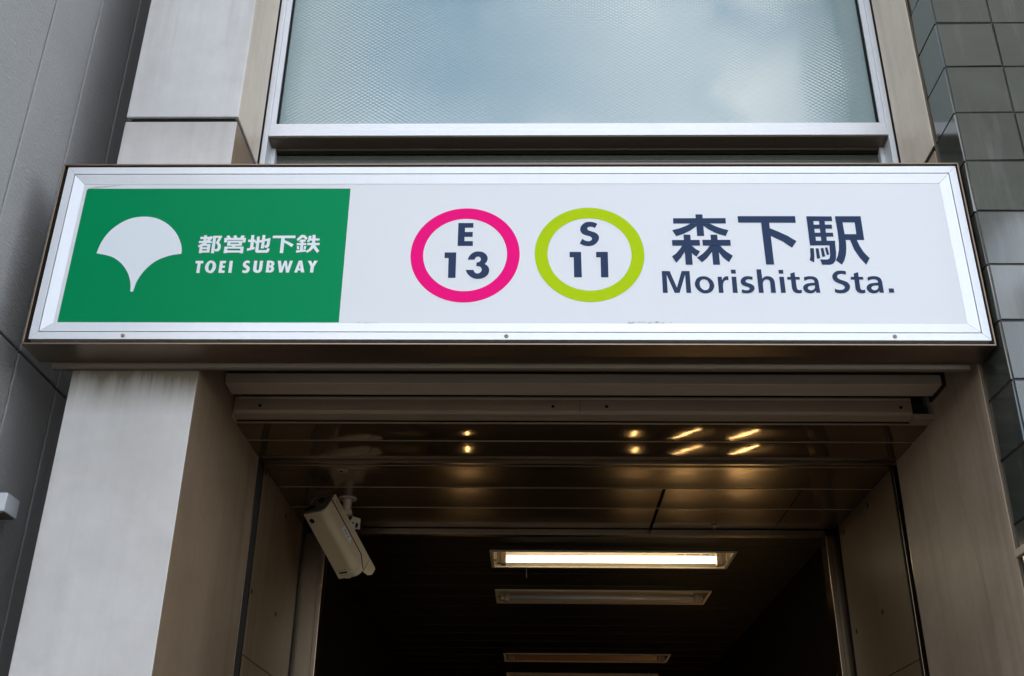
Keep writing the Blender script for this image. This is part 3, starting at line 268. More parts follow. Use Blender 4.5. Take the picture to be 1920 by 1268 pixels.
LATIN=[[(.5296,.2857),(.5564,.2857),(.5774,.2216),(.597,.2857),(.6238,.2858),(.6242,.2011),(.608,.2011),(.6079,.2719),(.5854,.2011),(.5687,.2011),(.5454,.2711),(.5456,.2011),(.5294,.201)],[(.7168,.2635),(.7309,.2635),(.7317,.2505),(.7323,.252),(.733,.2535),(.7336,.255),(.7343,.2564),(.7352,.2578),(.7363,.2591),(.7374,.2603),(.7387,.2615),(.74,.2626),(.7413,.2635),(.7427,.2641),(.7441,.2646),(.7456,.265),(.747,.2652),(.7482,.2654),(.7493,.2654),(.7503,.2653),(.7513,.2651),(.7522,.2649),(.7531,.2647),(.7528,.2492),(.7515,.2495),(.7502,.2499),(.749,.2503),(.7477,.2505),(.7463,.2505),(.7449,.2503),(.7435,.2498),(.742,.2492),(.7406,.2484),(.7394,.2474),(.7382,.2463),(.7372,.2451),(.7363,.2436),(.7355,.242),(.7348,.2402),(.7342,.2381),(.7337,.2357),(.7334,.2332),(.733,.2307),(.7326,.2282),(.7328,.2012),(.7169,.2012)],[(.7638,.291),(.7795,.291),(.7801,.2756),(.7639,.2756)],[(.7641,.2635),(.7797,.2635),(.7799,.2013),(.7639,.2013)],[(.6386,.2339),(.6391,.2387),(.6548,.2363),(.6548,.2339)],[(.6391,.2387),(.6402,.2434),(.655,.2387),(.6548,.2363)],[(.6402,.2434),(.6417,.2479),(.6555,.2412),(.655,.2387)],[(.6417,.2479),(.6438,.2523),(.6563,.2436),(.6555,.2412)],[(.6438,.2523),(.6466,.2562),(.6575,.2459),(.6563,.2436)],[(.6466,.2562),(.65,.2593),(.659,.2481),(.6575,.2459)],[(.65,.2593),(.6537,.2618),(.6607,.25),(.659,.2481)],[(.6537,.2618),(.6575,.2635),(.6627,.2514),(.6607,.25)],[(.6575,.2635),(.6614,.2646),(.665,.2523),(.6627,.2514)],[(.6614,.2646),(.6652,.2651),(.6672,.253),(.665,.2523)],[(.6652,.2651),(.6689,.2652),(.6695,.2533),(.6672,.253)],[(.6689,.2652),(.6725,.265),(.6717,.253),(.6695,.2533)],[(.6725,.265),(.676,.2645),(.6738,.2526),(.6717,.253)],[(.676,.2645),(.6794,.2637),(.6758,.252),(.6738,.2526)],[(.6794,.2637),(.6827,.2625),(.6778,.2513),(.6758,.252)],[(.6827,.2625),(.6857,.2608),(.6797,.2503),(.6778,.2513)],[(.6857,.2608),(.6886,.2587),(.6813,.2487),(.6797,.2503)],[(.6886,.2587),(.6914,.2563),(.6826,.2469),(.6813,.2487)],[(.6914,.2563),(.694,.2535),(.6837,.245),(.6826,.2469)],[(.694,.2535),(.6964,.2504),(.6847,.243),(.6837,.245)],[(.6964,.2504),(.6985,.2469),(.6855,.2409),(.6847,.243)],[(.6985,.2469),(.7004,.243),(.6863,.2387),(.6855,.2409)],[(.7004,.243),(.702,.2387),(.6869,.2364),(.6863,.2387)],[(.702,.2387),(.7031,.2339),(.6873,.2339),(.6869,.2364)],[(.7031,.2339),(.7035,.2289),(.6874,.2313),(.6873,.2339)],[(.7035,.2289),(.7028,.2237),(.6872,.2286),(.6874,.2313)],[(.7028,.2237),(.7011,.2188),(.6868,.2258),(.6872,.2286)],[(.7011,.2188),(.6988,.2141),(.6861,.223),(.6868,.2258)],[(.6988,.2141),(.696,.2099),(.6851,.2201),(.6861,.223)],[(.696,.2099),(.6925,.2062),(.6836,.2174),(.6851,.2201)],[(.6925,.2062),(.6886,.2035),(.6816,.2152),(.6836,.2174)],[(.6886,.2035),(.6844,.2016),(.6792,.2136),(.6816,.2152)],[(.6844,.2016),(.6802,.2002),(.6766,.2124),(.6792,.2136)],[(.6802,.2002),(.676,.1993),(.674,.2117),(.6766,.2124)],[(.676,.1993),(.6719,.199),(.6714,.2115),(.674,.2117)],[(.6719,.199),(.668,.1993),(.6688,.2118),(.6714,.2115)],[(.668,.1993),(.6641,.2001),(.6664,.2125),(.6688,.2118)],[(.6641,.2001),(.6606,.2015),(.6643,.2138),(.6664,.2125)],[(.6606,.2015),(.6572,.2034),(.6624,.2154),(.6643,.2138)],[(.6572,.2034),(.6541,.2055),(.6607,.2171),(.6624,.2154)],[(.6541,.2055),(.6512,.2079),(.6593,.2189),(.6607,.2171)],[(.6512,.2079),(.6484,.2105),(.6581,.2208),(.6593,.2189)],[(.6484,.2105),(.6459,.2135),(.6571,.2229),(.6581,.2208)],[(.6459,.2135),(.6436,.2169),(.6564,.225),(.6571,.2229)],[(.6436,.2169),(.6416,.2206),(.6558,.2272),(.6564,.225)],[(.6416,.2206),(.6399,.2247),(.6553,.2294),(.6558,.2272)],[(.6399,.2247),(.6389,.2292),(.655,.2316),(.6553,.2294)],[(.6389,.2292),(.6386,.2339),(.6548,.2339),(.655,.2316)],[(.835,.2627),(.8331,.2632),(.8312,.2637),(.8293,.2643),(.8274,.2647),(.8253,.2651),(.823,.2653),(.8206,.2654),(.8182,.2655),(.8157,.2654),(.8133,.2651),(.811,.2646),(.8088,.2639),(.8065,.2631),(.8044,.2621),(.8025,.2609),(.8007,.2595),(.799,.2578),(.7975,.256),(.7961,.2541),(.795,.2523),(.7942,.2505),(.7937,.2486),(.7933,.2467),(.7932,.2447),(.7932,.2428),(.7934,.2409),(.7938,.2389),(.7945,.2369),(.7953,.2351),(.7964,.2334),(.7979,.2319),(.7996,.2306),(.8016,.2295),(.8036,.2284),(.8056,.2274),(.8077,.2266),(.8098,.2259),(.812,.2253),(.814,.2247),(.8157,.224),(.8172,.2232),(.8185,.2224),(.8196,.2215),(.8204,.2206),(.821,.2197),(.8213,.2187),(.8214,.2177),(.8212,.2166),(.8208,.2155),(.8201,.2146),(.8193,.2138),(.8182,.2129),(.8169,.2122),(.8154,.2116),(.8139,.2112),(.8122,.211),(.8103,.2109),(.8082,.211),(.8062,.2112),(.8043,.2115),(.8024,.212),(.8005,.2127),(.7987,.2134),(.7969,.2142),(.795,.2149),(.7934,.2023),(.7953,.2018),(.7972,.2013),(.7992,.2007),(.8012,.2003),(.8033,.1999),(.8055,.1997),(.8078,.1995),(.8103,.1995),(.8127,.1995),(.8151,.1998),(.8176,.2002),(.8202,.2008),(.8227,.2015),(.8251,.2024),(.8273,.2035),(.8293,.2049),(.8312,.2066),(.8329,.2084),(.8343,.2102),(.8355,.2121),(.8365,.2139),(.8372,.2158),(.8376,.2177),(.8379,.2196),(.8378,.2214),(.8376,.2233),(.837,.2251),(.8363,.2268),(.8353,.2285),(.8341,.23),(.8328,.2314),(.8312,.2327),(.8295,.2339),(.8276,.235),(.8257,.236),(.8237,.2368),(.8216,.2375),(.8194,.2381),(.8174,.2387),(.8156,.2394),(.8141,.2402),(.8128,.2411),(.8116,.2419),(.8107,.2428),(.81,.2437),(.8096,.2446),(.8094,.2454),(.8095,.2463),(.8097,.2471),(.8101,.248),(.8106,.2489),(.8113,.2499),(.8122,.2508),(.8133,.2516),(.8145,.2523),(.8159,.2528),(.8174,.2533),(.8191,.2536),(.8209,.2537),(.8228,.2537),(.8248,.2534),(.8269,.2529),(.829,.2522),(.8312,.2516),(.8333,.2509)],[(.8502,.2921),(.8661,.2921),(.8666,.2549),(.8678,.2564),(.8689,.2578),(.8701,.2593),(.8714,.2607),(.8729,.2618),(.8745,.2628),(.8763,.2637),(.8782,.2645),(.8802,.2651),(.8822,.2655),(.8842,.2656),(.8863,.2656),(.8884,.2654),(.8905,.265),(.8926,.2644),(.8945,.2636),(.8965,.2625),(.8984,.2613),(.9002,.2599),(.9017,.2584),(.903,.2567),(.9041,.2548),(.905,.2528),(.9058,.2508),(.9064,.2489),(.9069,.2472),(.9071,.2454),(.9072,.2437),(.9073,.242),(.9074,.2403),(.9076,.2014),(.8915,.2014),(.8919,.2386),(.8917,.2402),(.8916,.2418),(.8914,.2434),(.8912,.245),(.8908,.2463),(.8903,.2476),(.8897,.2488),(.8889,.2498),(.8881,.2507),(.8871,.2515),(.8861,.2521),(.8849,.2525),(.8836,.2529),(.8823,.253),(.881,.253),(.8796,.2529),(.8782,.2527),(.8768,.2523),(.8754,.2517),(.8741,.251),(.8729,.25),(.8719,.2489),(.8709,.2476),(.87,.2461),(.8692,.2446),(.8685,.2429),(.868,.241),(.8676,.2391),(.8672,.2371),(.8668,.2352),(.8666,.2014),(.8506,.2014)],[(.9244,.2901),(.9403,.2901),(.94,.2755),(.9242,.2755)],[(.9244,.2634),(.9403,.2634),(.9408,.2014),(.9248,.2014)],[(.9631,.2762),(.9783,.2814),(.9782,.2631),(.9925,.2631),(.9932,.2524),(.9785,.2524),(.9786,.2486),(.9787,.2446),(.9787,.2407),(.9788,.237),(.9789,.2335),(.979,.2303),(.9791,.2273),(.9792,.2245),(.9794,.222),(.9797,.2199),(.98,.2181),(.9804,.2167),(.9808,.2156),(.9813,.2147),(.982,.2139),(.9828,.2132),(.9837,.2127),(.9847,.2124),(.9858,.2123),(.987,.2122),(.9883,.2123),(.9898,.2126),(.9913,.2131),(.9928,.2135),(.9943,.2139),(.9948,.2018),(.993,.2014),(.9912,.2008),(.9894,.2004),(.9876,.2),(.9857,.1998),(.9837,.1998),(.9816,.1999),(.9794,.2001),(.9774,.2005),(.9754,.2011),(.9736,.202),(.9718,.2031),(.9701,.2043),(.9685,.2056),(.9672,.2071),(.9661,.2086),(.9653,.2102),(.9646,.2119),(.9641,.2137),(.9636,.2156),(.9633,.2174),(.9631,.2192),(.9631,.2211),(.963,.2235),(.963,.2267),(.963,.2308),(.963,.2358),(.963,.2412),(.963,.2467),(.963,.2521),(.9511,.2524),(.951,.2627),(.9627,.2631)],[(1.0072,.261),(1.0091,.2618),(1.0108,.2625),(1.0126,.2633),(1.0145,.2639),(1.0166,.2645),(1.0188,.265),(1.0212,.2654),(1.0236,.2657),(1.0261,.2659),(1.0287,.2659),(1.0313,.2657),(1.0341,.2655),(1.0368,.2651),(1.0395,.2645),(1.0419,.2637),(1.044,.2626),(1.046,.2614),(1.0478,.2601),(1.0494,.2585),(1.0508,.2568),(1.0519,.2548),(1.0527,.2526),(1.0534,.2503),(1.054,.2479),(1.0547,.2456),(1.0558,.2019),(1.0422,.2019),(1.0413,.2097),(1.0401,.2083),(1.0389,.2068),(1.0377,.2053),(1.0364,.204),(1.0349,.2029),(1.0333,.202),(1.0315,.2012),(1.0296,.2006),(1.0276,.2001),(1.0257,.1998),(1.0237,.1996),(1.0216,.1996),(1.0195,.1997),(1.0174,.2),(1.0154,.2005),(1.0133,.2012),(1.0112,.2022),(1.0092,.2034),(1.0073,.2047),(1.0056,.2063),(1.0042,.208),(1.003,.21),(1.0019,.2122),(1.0011,.2144),(1.0005,.2165),(1.0003,.2185),(1.0003,.2206),(1.0006,.2227),(1.0011,.2248),(1.002,.2267),(1.0031,.2286),(1.0046,.2305),(1.0064,.2323),(1.0083,.2339),(1.0103,.2353),(1.0125,.2364),(1.0147,.2372),(1.0171,.2379),(1.0198,.2385),(1.0227,.2391),(1.026,.2395),(1.0296,.2398),(1.0334,.24),(1.0372,.2402),(1.041,.2404),(1.041,.2298),(1.0385,.2298),(1.036,.2297),(1.0335,.2297),(1.0312,.2295),(1.029,.2293),(1.027,.229),(1.0252,.2286),(1.0235,.2281),(1.0219,.2275),(1.0205,.2267),(1.0193,.2258),(1.0181,.2246),(1.0171,.2233),(1.0163,.222),(1.0159,.2207),(1.0157,.2195),(1.0159,.2182),(1.0163,.217),(1.0169,.2158),(1.0177,.2148),(1.0188,.2139),(1.0201,.213),(1.0216,.2122),(1.0232,.2117),(1.0248,.2114),(1.0264,.2113),(1.0281,.2115),(1.0299,.2118),(1.0316,.2123),(1.0331,.2131),(1.0345,.2141),(1.0359,.2153),(1.0371,.2167),(1.0382,.2183),(1.0391,.2199),(1.0397,.2217),(1.0402,.2236),(1.0404,.2257),(1.0407,.2277),(1.041,.2297),(1.0411,.2404),(1.0409,.242),(1.0407,.2437),(1.0406,.2453),(1.0403,.2468),(1.0398,.2482),(1.039,.2493),(1.0381,.2504),(1.037,.2513),(1.0359,.2521),(1.0347,.2528),(1.0334,.2533),(1.032,.2537),(1.0305,.254),(1.029,.2541),(1.0274,.2542),(1.0257,.2541),(1.0239,.2539),(1.0221,.2535),(1.0202,.253),(1.0182,.2524),(1.0161,.2517),(1.014,.2507),(1.0117,.2497),(1.0095,.2486),(1.0072,.2476)],[(1.1513,.2845),(1.1497,.2849),(1.1482,.2854),(1.1466,.2859),(1.145,.2864),(1.1432,.2867),(1.1413,.287),(1.1393,.2872),(1.1372,.2874),(1.1351,.2874),(1.1328,.2874),(1.1305,.2873),(1.128,.2871),(1.1255,.2869),(1.123,.2864),(1.1207,.2857),(1.1184,.2846),(1.1161,.2833),(1.1139,.2818),(1.1119,.2801),(1.11,.2784),(1.1084,.2765),(1.1068,.2745),(1.1055,.2724),(1.1044,.2702),(1.1036,.268),(1.1031,.2657),(1.1029,.2632),(1.103,.2607),(1.1033,.2583),(1.1039,.2559),(1.1046,.2537),(1.1056,.2515),(1.1068,.2494),(1.1082,.2474),(1.1098,.2456),(1.1116,.244),(1.1138,.2426),(1.1161,.2412),(1.1185,.24),(1.1208,.2388),(1.1231,.2377),(1.1255,.2367),(1.1278,.2358),(1.1301,.2348),(1.1321,.2337),(1.1339,.2323),(1.1356,.2307),(1.1371,.229),(1.1384,.2274),(1.1393,.226),(1.1398,.2247),(1.1399,.2234),(1.1398,.2223),(1.1395,.2211),(1.1389,.22),(1.1382,.2188),(1.1373,.2176),(1.1361,.2164),(1.1348,.2154),(1.1334,.2145),(1.1317,.2139),(1.1297,.2135),(1.1276,.2131),(1.1255,.2129),(1.1235,.2128),(1.1216,.2128),(1.1196,.213),(1.1177,.2132),(1.1159,.2136),(1.114,.214),(1.1123,.2146),(1.1106,.2152),(1.1089,.2159),(1.1072,.2167),(1.1055,.2174),(1.1049,.2038),(1.1068,.2032),(1.1088,.2026),(1.1107,.2019),(1.1126,.2014),(1.1146,.2009),(1.1166,.2006),(1.1185,.2003),(1.1205,.2001),(1.1226,.2),(1.1249,.2001),(1.1274,.2002),(1.1301,.2004),(1.133,.2008),(1.1358,.2013),(1.1384,.2021),(1.1411,.2033),(1.1437,.2046),(1.1462,.2062),(1.1485,.208),(1.1505,.2098),(1.1523,.2118),(1.1538,.214),(1.155,.2163),(1.1561,.2186),(1.1568,.2209),(1.1574,.2231),(1.1577,.2253),(1.1577,.2276),(1.1575,.2298),(1.1571,.232),(1.1564,.2341),(1.1553,.2363),(1.1541,.2385),(1.1526,.2405),(1.151,.2422),(1.1491,.2437),(1.1469,.245),(1.1446,.2462),(1.1422,.2472),(1.1398,.2482),(1.1375,.2492),(1.1351,.25),(1.1327,.2508),(1.1305,.2516),(1.1285,.2525),(1.1266,.2536),(1.1249,.2548),(1.1234,.256),(1.1221,.2573),(1.121,.2585),(1.1203,.2597),(1.1198,.2609),(1.1195,.2622),(1.1195,.2634),(1.1195,.2646),(1.1198,.2658),(1.1202,.2671),(1.1208,.2684),(1.1216,.2696),(1.1225,.2706),(1.1237,.2715),(1.125,.2723),(1.1265,.273),(1.1281,.2736),(1.1297,.2741),(1.1313,.2744),(1.133,.2746),(1.1348,.2747),(1.1367,.2746),(1.1387,.2744),(1.1407,.274),(1.1429,.2735),(1.1452,.2728),(1.1474,.2721),(1.1496,.2715)],[(1.1765,.2763),(1.1919,.2815),(1.1912,.2632),(1.2055,.2632),(1.2059,.2526),(1.1913,.2526),(1.1913,.2487),(1.1912,.2448),(1.1912,.2409),(1.1912,.2371),(1.1912,.2337),(1.1912,.2305),(1.1912,.2275),(1.1913,.2247),(1.1914,.2222),(1.1916,.22),(1.1918,.2183),(1.1922,.2169),(1.1926,.2158),(1.1931,.2149),(1.1937,.2141),(1.1945,.2134),(1.1954,.2129),(1.1964,.2126),(1.1975,.2124),(1.1987,.2124),(1.2,.2125),(1.2015,.2128),(1.203,.2133),(1.2045,.2137),(1.206,.2141),(1.2062,.202),(1.2044,.2016),(1.2026,.2011),(1.2008,.2006),(1.1989,.2002),(1.197,.2),(1.195,.2),(1.1929,.2001),(1.1908,.2003),(1.1888,.2007),(1.1869,.2013),(1.185,.2022),(1.1832,.2033),(1.1816,.2045),(1.18,.2058),(1.1788,.2073),(1.1777,.2088),(1.177,.2104),(1.1763,.2121),(1.1758,.2139),(1.1754,.2158),(1.1752,.2176),(1.1751,.2193),(1.175,.2213),(1.1751,.2237),(1.1751,.2269),(1.1752,.231),(1.1753,.236),(1.1755,.2414),(1.1756,.2469),(1.1758,.2522),(1.1639,.2525),(1.1641,.2629),(1.1757,.2632)],[(1.2204,.2612),(1.2223,.2619),(1.2241,.2627),(1.2259,.2634),(1.2278,.2641),(1.2298,.2646),(1.2321,.2651),(1.2344,.2655),(1.2369,.2658),(1.2394,.266),(1.242,.266),(1.2446,.2659),(1.2473,.2656),(1.2501,.2652),(1.2527,.2646),(1.255,.2638),(1.2571,.2628),(1.2591,.2616),(1.2608,.2602),(1.2624,.2586),(1.2637,.2569),(1.2648,.2549),(1.2656,.2528),(1.2662,.2504),(1.2667,.248),(1.2674,.2458),(1.2674,.2021),(1.2538,.2021),(1.2531,.2099),(1.2518,.2085),(1.2506,.207),(1.2493,.2055),(1.248,.2042),(1.2465,.2031),(1.2449,.2022),(1.243,.2014),(1.2411,.2008),(1.2392,.2003),(1.2372,.2),(1.2352,.1998),(1.2332,.1998),(1.2311,.1999),(1.229,.2002),(1.227,.2007),(1.2249,.2015),(1.2229,.2024),(1.2209,.2036),(1.219,.2049),(1.2174,.2065),(1.216,.2082),(1.2148,.2102),(1.2138,.2124),(1.2131,.2145),(1.2126,.2167),(1.2124,.2187),(1.2125,.2208),(1.2128,.2229),(1.2134,.2249),(1.2143,.2269),(1.2155,.2288),(1.217,.2307),(1.2188,.2324),(1.2208,.2341),(1.2229,.2354),(1.225,.2365),(1.2273,.2374),(1.2297,.2381),(1.2323,.2387),(1.2353,.2392),(1.2385,.2396),(1.2422,.2399),(1.246,.2402),(1.2498,.2404),(1.2536,.2406),(1.2533,.23),(1.2508,.2299),(1.2483,.2299),(1.2459,.2298),(1.2435,.2297),(1.2413,.2295),(1.2393,.2291),(1.2375,.2288),(1.2358,.2283),(1.2342,.2277),(1.2328,.2269),(1.2315,.2259),(1.2303,.2248),(1.2293,.2235),(1.2285,.2222),(1.228,.2209),(1.2278,.2197),(1.2279,.2184),(1.2283,.2172),(1.2289,.216),(1.2297,.215),(1.2307,.214),(1.232,.2132),(1.2335,.2124),(1.2351,.2119),(1.2366,.2116),(1.2382,.2115),(1.24,.2116),(1.2417,.212),(1.2434,.2125),(1.245,.2133),(1.2464,.2143),(1.2478,.2155),(1.2491,.2169),(1.2502,.2185),(1.2511,.2201),(1.2518,.2219),(1.2523,.2238),(1.2526,.2258),(1.253,.2279),(1.2533,.2299),(1.2537,.2406),(1.2535,.2422),(1.2534,.2438),(1.2533,.2454),(1.253,.247),(1.2526,.2483),(1.2519,.2495),(1.251,.2505),(1.2499,.2515),(1.2488,.2523),(1.2476,.2529),(1.2463,.2535),(1.2449,.2539),(1.2435,.2541),(1.2419,.2543),(1.2403,.2543),(1.2386,.2542),(1.2369,.254),(1.2351,.2537),(1.2331,.2532),(1.2312,.2526),(1.2291,.2518),(1.2269,.2509),(1.2246,.2498),(1.2223,.2488),(1.2201,.2478)],[(1.2851,.2184),(1.302,.2184),(1.302,.2025),(1.2848,.2024)]]
EMBLEM=[[(-1.4189,.3548),(-1.4169,.366),(-1.4151,.3774),(-1.413,.3886),(-1.4101,.3996),(-1.4061,.4106),(-1.4015,.4215),(-1.3962,.432),(-1.3903,.4417),(-1.384,.4506),(-1.3771,.4589),(-1.3697,.4666),(-1.3617,.4737),(-1.3531,.4806),(-1.344,.4869),(-1.3344,.4925),(-1.3244,.4971),(-1.3141,.5005),(-1.3032,.503),(-1.2922,.5045),(-1.281,.5052),(-1.2697,.5052),(-1.2582,.5043),(-1.2467,.5025),(-1.2353,.4995),(-1.2237,.495),(-1.2122,.4894),(-1.2009,.4827),(-1.1902,.4753),(-1.1801,.4668),(-1.1705,.4574),(-1.1615,.4475),(-1.1536,.4376),(-1.1469,.4276),(-1.1411,.4172),(-1.1361,.4071),(-1.132,.398),(-1.1289,.39),(-1.1267,.3829),(-1.1251,.3764),(-1.1239,.3705),(-1.1231,.3655),(-1.1228,.3612),(-1.1228,.3573),(-1.1227,.3533),(-1.1227,.3533),(-1.1328,.3517),(-1.1428,.3503),(-1.153,.3484),(-1.1634,.3455),(-1.1744,.3413),(-1.1859,.3363),(-1.1971,.3304),(-1.2072,.3237),(-1.2162,.3161),(-1.2244,.3076),(-1.2319,.2985),(-1.2386,.289),(-1.2447,.279),(-1.25,.2684),(-1.2546,.2576),(-1.2584,.2469),(-1.2612,.2361),(-1.2629,.2253),(-1.2643,.2145),(-1.2659,.2037),(-1.2752,.2037),(-1.2761,.2115),(-1.2769,.2192),(-1.278,.2271),(-1.2799,.2355),(-1.2826,.2446),(-1.2858,.2542),(-1.2897,.264),(-1.2944,.2736),(-1.3001,.2831),(-1.3065,.2928),(-1.3136,.302),(-1.321,.3105),(-1.3289,.3182),(-1.3374,.3253),(-1.3461,.3316),(-1.3546,.3369),(-1.3629,.341),(-1.3711,.344),(-1.3792,.3464),(-1.3872,.3486),(-1.3952,.3505),(-1.4031,.352),(-1.411,.3534)]]

# ------------------------------------------------------------------ ground
GZ = -ZO
tag(MB().box(-60, 60, -5.2, .9, GZ-.3, GZ).build('pavement', M['paving'], base=(0, 0, GZ)), kind='structure')
tag(MB().box(-60, 60, -19, -5.2, GZ-.4, GZ-.13).build('road', M['asphalt'], base=(0, -12, GZ)), kind='structure')
tag(MB().box(-60, 60, -90, -19, GZ-.3, GZ+.004).build('far_pavement', M['asphalt'], base=(0, -30, GZ)), kind='structure')
tag(MB().box(-1.7, 2.3, .9, 12, GZ-.3, GZ+.004).build('passage_floor', M['floor'], base=(0, 4, GZ)), kind='structure')

# ------------------------------------------------------------------ station building
XL, XR, PY = -1.052, 1.599, .165
HC = -.009
bld = thing('station_building', (0, PY, GZ), 'stone fronted station entrance with aluminium window above its open dark passage', 'building')
def slab(x0, x1, y0, y1, z0, z1, side, front=True):   # one pillar slab: material 0 in front, 1 on the reveal
    s = MB(); s.box(x0, x1, y0, y1, z0, z1)
    s.mi = [0, 0, 0, 1 if side > 0 else 0, 0, 1 if side < 0 else 0]
    return s
slab(-1.489, XL, PY, 1.06, GZ, 1.040, 1).build('stone_slab', [M['stone_run_shade'], M['stone_low']], bld, .004)
slab(-1.489, XL, PY, .485, 1.062, 4.3, 1).build('stone_slab', [M['stone'], M['stone_side']], bld, .004)
MB().box(-1.47, XL-.014, PY+.012, .48, 1.03, 1.07).build('slab_joint', M['black'], bld)
slab(XR, 1.606, PY, 1.08, GZ, .895, -1).build('stone_slab', [M['stone_low_pale'], M['stone_low_pale']], bld, .002)
slab(XR, 1.606, PY, .485, .917, 4.3, -1).build('stone_slab', [M['stone_side'], M['stone_side']], bld, .002)
MB().box(1.606, 2.6, PY+.02, .9, GZ, 4.3).build('backing_wall', M['gap'], bld)
MB().box(-1.489, 2.6, .17, 6, 4.31, 4.6).build('parapet', M['stone'], bld)
MB().box(-1.60, -1.055, 1.07, 12, GZ, 4.3).build('side_wall', M['gap'], bld)
MB().box(1.66, 2.6, .901, 12, GZ, 4.3).build('side_wall', M['gap'], bld)
# structure behind the sign: lintel above the shutter slot
MB().box(XL, XR, .20, .48, .19, .70).build('lintel', M['gap'], bld)
MB().box(XL, XR, .70, .95, .06, .70).build('lintel', M['gap'], bld)
MB().box(XL, XR, .48, .70, .30, .70).build('lintel', M['gap'], bld)
# shutter bottom rail and guide lintel
def rail(prof, x0, x1, name, mat, bev=.002): return MB().prism(prof, 0, x0, x1).build(name, mat, bld, bev)
rail([(.450, .060), (.556, .060), (.556, .10), (.470, .104), (.450, .100)], XL+.004, 1.586, 'shutter_rail', M['rail_paint'])
sl = MB()
for i in range(6): sl.prism([(.475, .106+i*.05), (.49, .100+i*.05+.003), (.50, .106+i*.05), (.50, .152+i*.05), (.475, .152+i*.05)], 0, XL+.006, 1.575)
sl.build('shutter_curtain', M['steel_dark'], bld)
gl = rail([(.600, .015), (.606, .003), (.640, -.006), (.655, -.004), (.655, .075), (.600, .075), (.596, .068), (.600, .060)], XL+.004, 1.520, 'guide_lintel', M['steel'])
gl.name = 'guide_lintel'
for x in (-.947, .169, .372, 1.478): MB().cyl((x, .5985, .033), (x, .601, .033), .0062, 14).build('screw_hole', M['black'], gl)
MB().box(.2705, .2718, .5990, .601, .004, .074).build('seam', M['black'], gl)
for sx, xx in ((1, XL), (-1, XR)):                    # end caps, and a dark block for the shade in the rail's end gap
    a_, b_ = (xx, xx+.004) if sx > 0 else (1.521, xx)
    MB().box(min(a_, b_), max(a_, b_), .60, .66, -.012, .008).build('end_cap', M['steel'], bld, .001)
    if sx < 0: MB().box(1.588, XR, .445, .60, .055, .19).build('end_gap_shade', M['gap'], bld)
MB().box(XL, XR, .655, .70, .004, .06).build('lintel', M['gap'], bld)
# side panels, guide channels, jambs
for sx, xx in ((1, XL), (-1, XR)):
    def bx(d0, d1, y0, y1, z0, z1, s=None):
        s = s or MB(); a_, b_ = sorted((xx+sx*d0, xx+sx*d1)); return s.box(a_, b_, y0, y1, z0, z1)
    bx(-.06, -.035, 1.05, 1.19, GZ, HC).build('guide_channel', M['black'], bld)
    g_ = bx(-.034, -.002, 1.074, 1.082, GZ, HC); bx(-.034, -.010, 1.105, 1.115, GZ, HC, g_); bx(-.034, -.004, 1.148, 1.156, GZ, HC, g_)
    g_.build('guide_rail', M['jamb'], bld, .002)
    bx(-.06, -.0006, 1.1575, 1.1675, GZ, HC-.002).build('channel_edge', M['black'], bld)
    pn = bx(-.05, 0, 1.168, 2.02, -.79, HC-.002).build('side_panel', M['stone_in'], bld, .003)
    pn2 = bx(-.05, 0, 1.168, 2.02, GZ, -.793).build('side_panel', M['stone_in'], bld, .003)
    for y, z in ([(1.172+.02, -.03), (1.641, -.084), (1.19, -.538), (1.649, -.533)] if sx > 0 else [(1.523, -.057), (1.939, -.06), (1.526, -.532), (1.941, -.532)]):
        MB().cyl((xx, y, z), (xx+sx*.0012, y, z), .0115, 16).build('bolt_hole', M['black'], pn)
    bx(-.05, -.02, 2.02, 2.06, GZ, HC).build('panel_joint', M['black'], bld)
    jw = .108 if sx > 0 else .052
    j = MB(); a_, b_ = sorted((xx-sx*.03, xx+sx*jw)); j.box(a_, b_, 2.075, 2.19, GZ, HC-.03)
    c_ = xx+sx*(jw-.02); a_, b_ = sorted((c_, xx+sx*(jw+.004))); j.box(a_, b_, 2.066, 2.0748, GZ, HC-.031)
    j.build('door_jamb', M['jamb'], bld, .003)
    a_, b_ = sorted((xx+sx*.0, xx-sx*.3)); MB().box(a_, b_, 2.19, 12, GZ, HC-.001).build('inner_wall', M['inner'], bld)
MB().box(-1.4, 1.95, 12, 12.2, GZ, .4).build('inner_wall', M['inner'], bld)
MB().box(-.945, 1.547, 2.075, 2.115, -.042, HC-.001).build('door_header', M['jamb'], bld, .003)
# bowed metal ceiling planks, left open over the recessed lights
FIX = [(2.480, 2.822), (3.380, 3.728), (5.517, 5.878), (6.462, 6.82)]; FX0, FX1 = -.135, 1.176
random.seed(4)
c = MB(); lips = MB()
def plank(x0, x1, y0, y1, bow, tilt, nx, drop=0.):
    ny = 6; W_ = []
    for i in range(ny+1):
        t = i/ny; r_ = []
        for j in range(nx+1):
            x = x0+(x1-x0)*j/nx
            z = HC-bow*4*t*(1-t)+tilt*(t-.5)+.0006*math.sin(3.1*x+9*y0)*math.sin(math.pi*t)-drop
            r_.append((x, y0+(y1-y0)*t, z))
        W_.append(r_)
    vs = [p for r_ in W_ for p in r_]; k = nx+1
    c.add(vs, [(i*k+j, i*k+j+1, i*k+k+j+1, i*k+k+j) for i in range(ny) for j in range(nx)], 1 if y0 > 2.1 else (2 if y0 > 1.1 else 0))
for y0, y1 in ((.668, .852), (.856, 1.070)): plank(XL, XR, y0, y1, .0022, random.uniform(-.0006, .0006), 40)
plank(XL, XR, 1.170, 1.436, .0020, .0002, 40)
for y0, y1 in ((1.440, 1.733), (1.737, 2.068)):
    for x0, x1 in ((XL, .673), (.687, 1.292), (1.296, XR)): plank(x0, x1, y0, y1, .0016, random.uniform(-.001, .001), 24)
ys = [2.118+.2905*i for i in range(36)]; ys = [y for y in ys if y < 12.1]
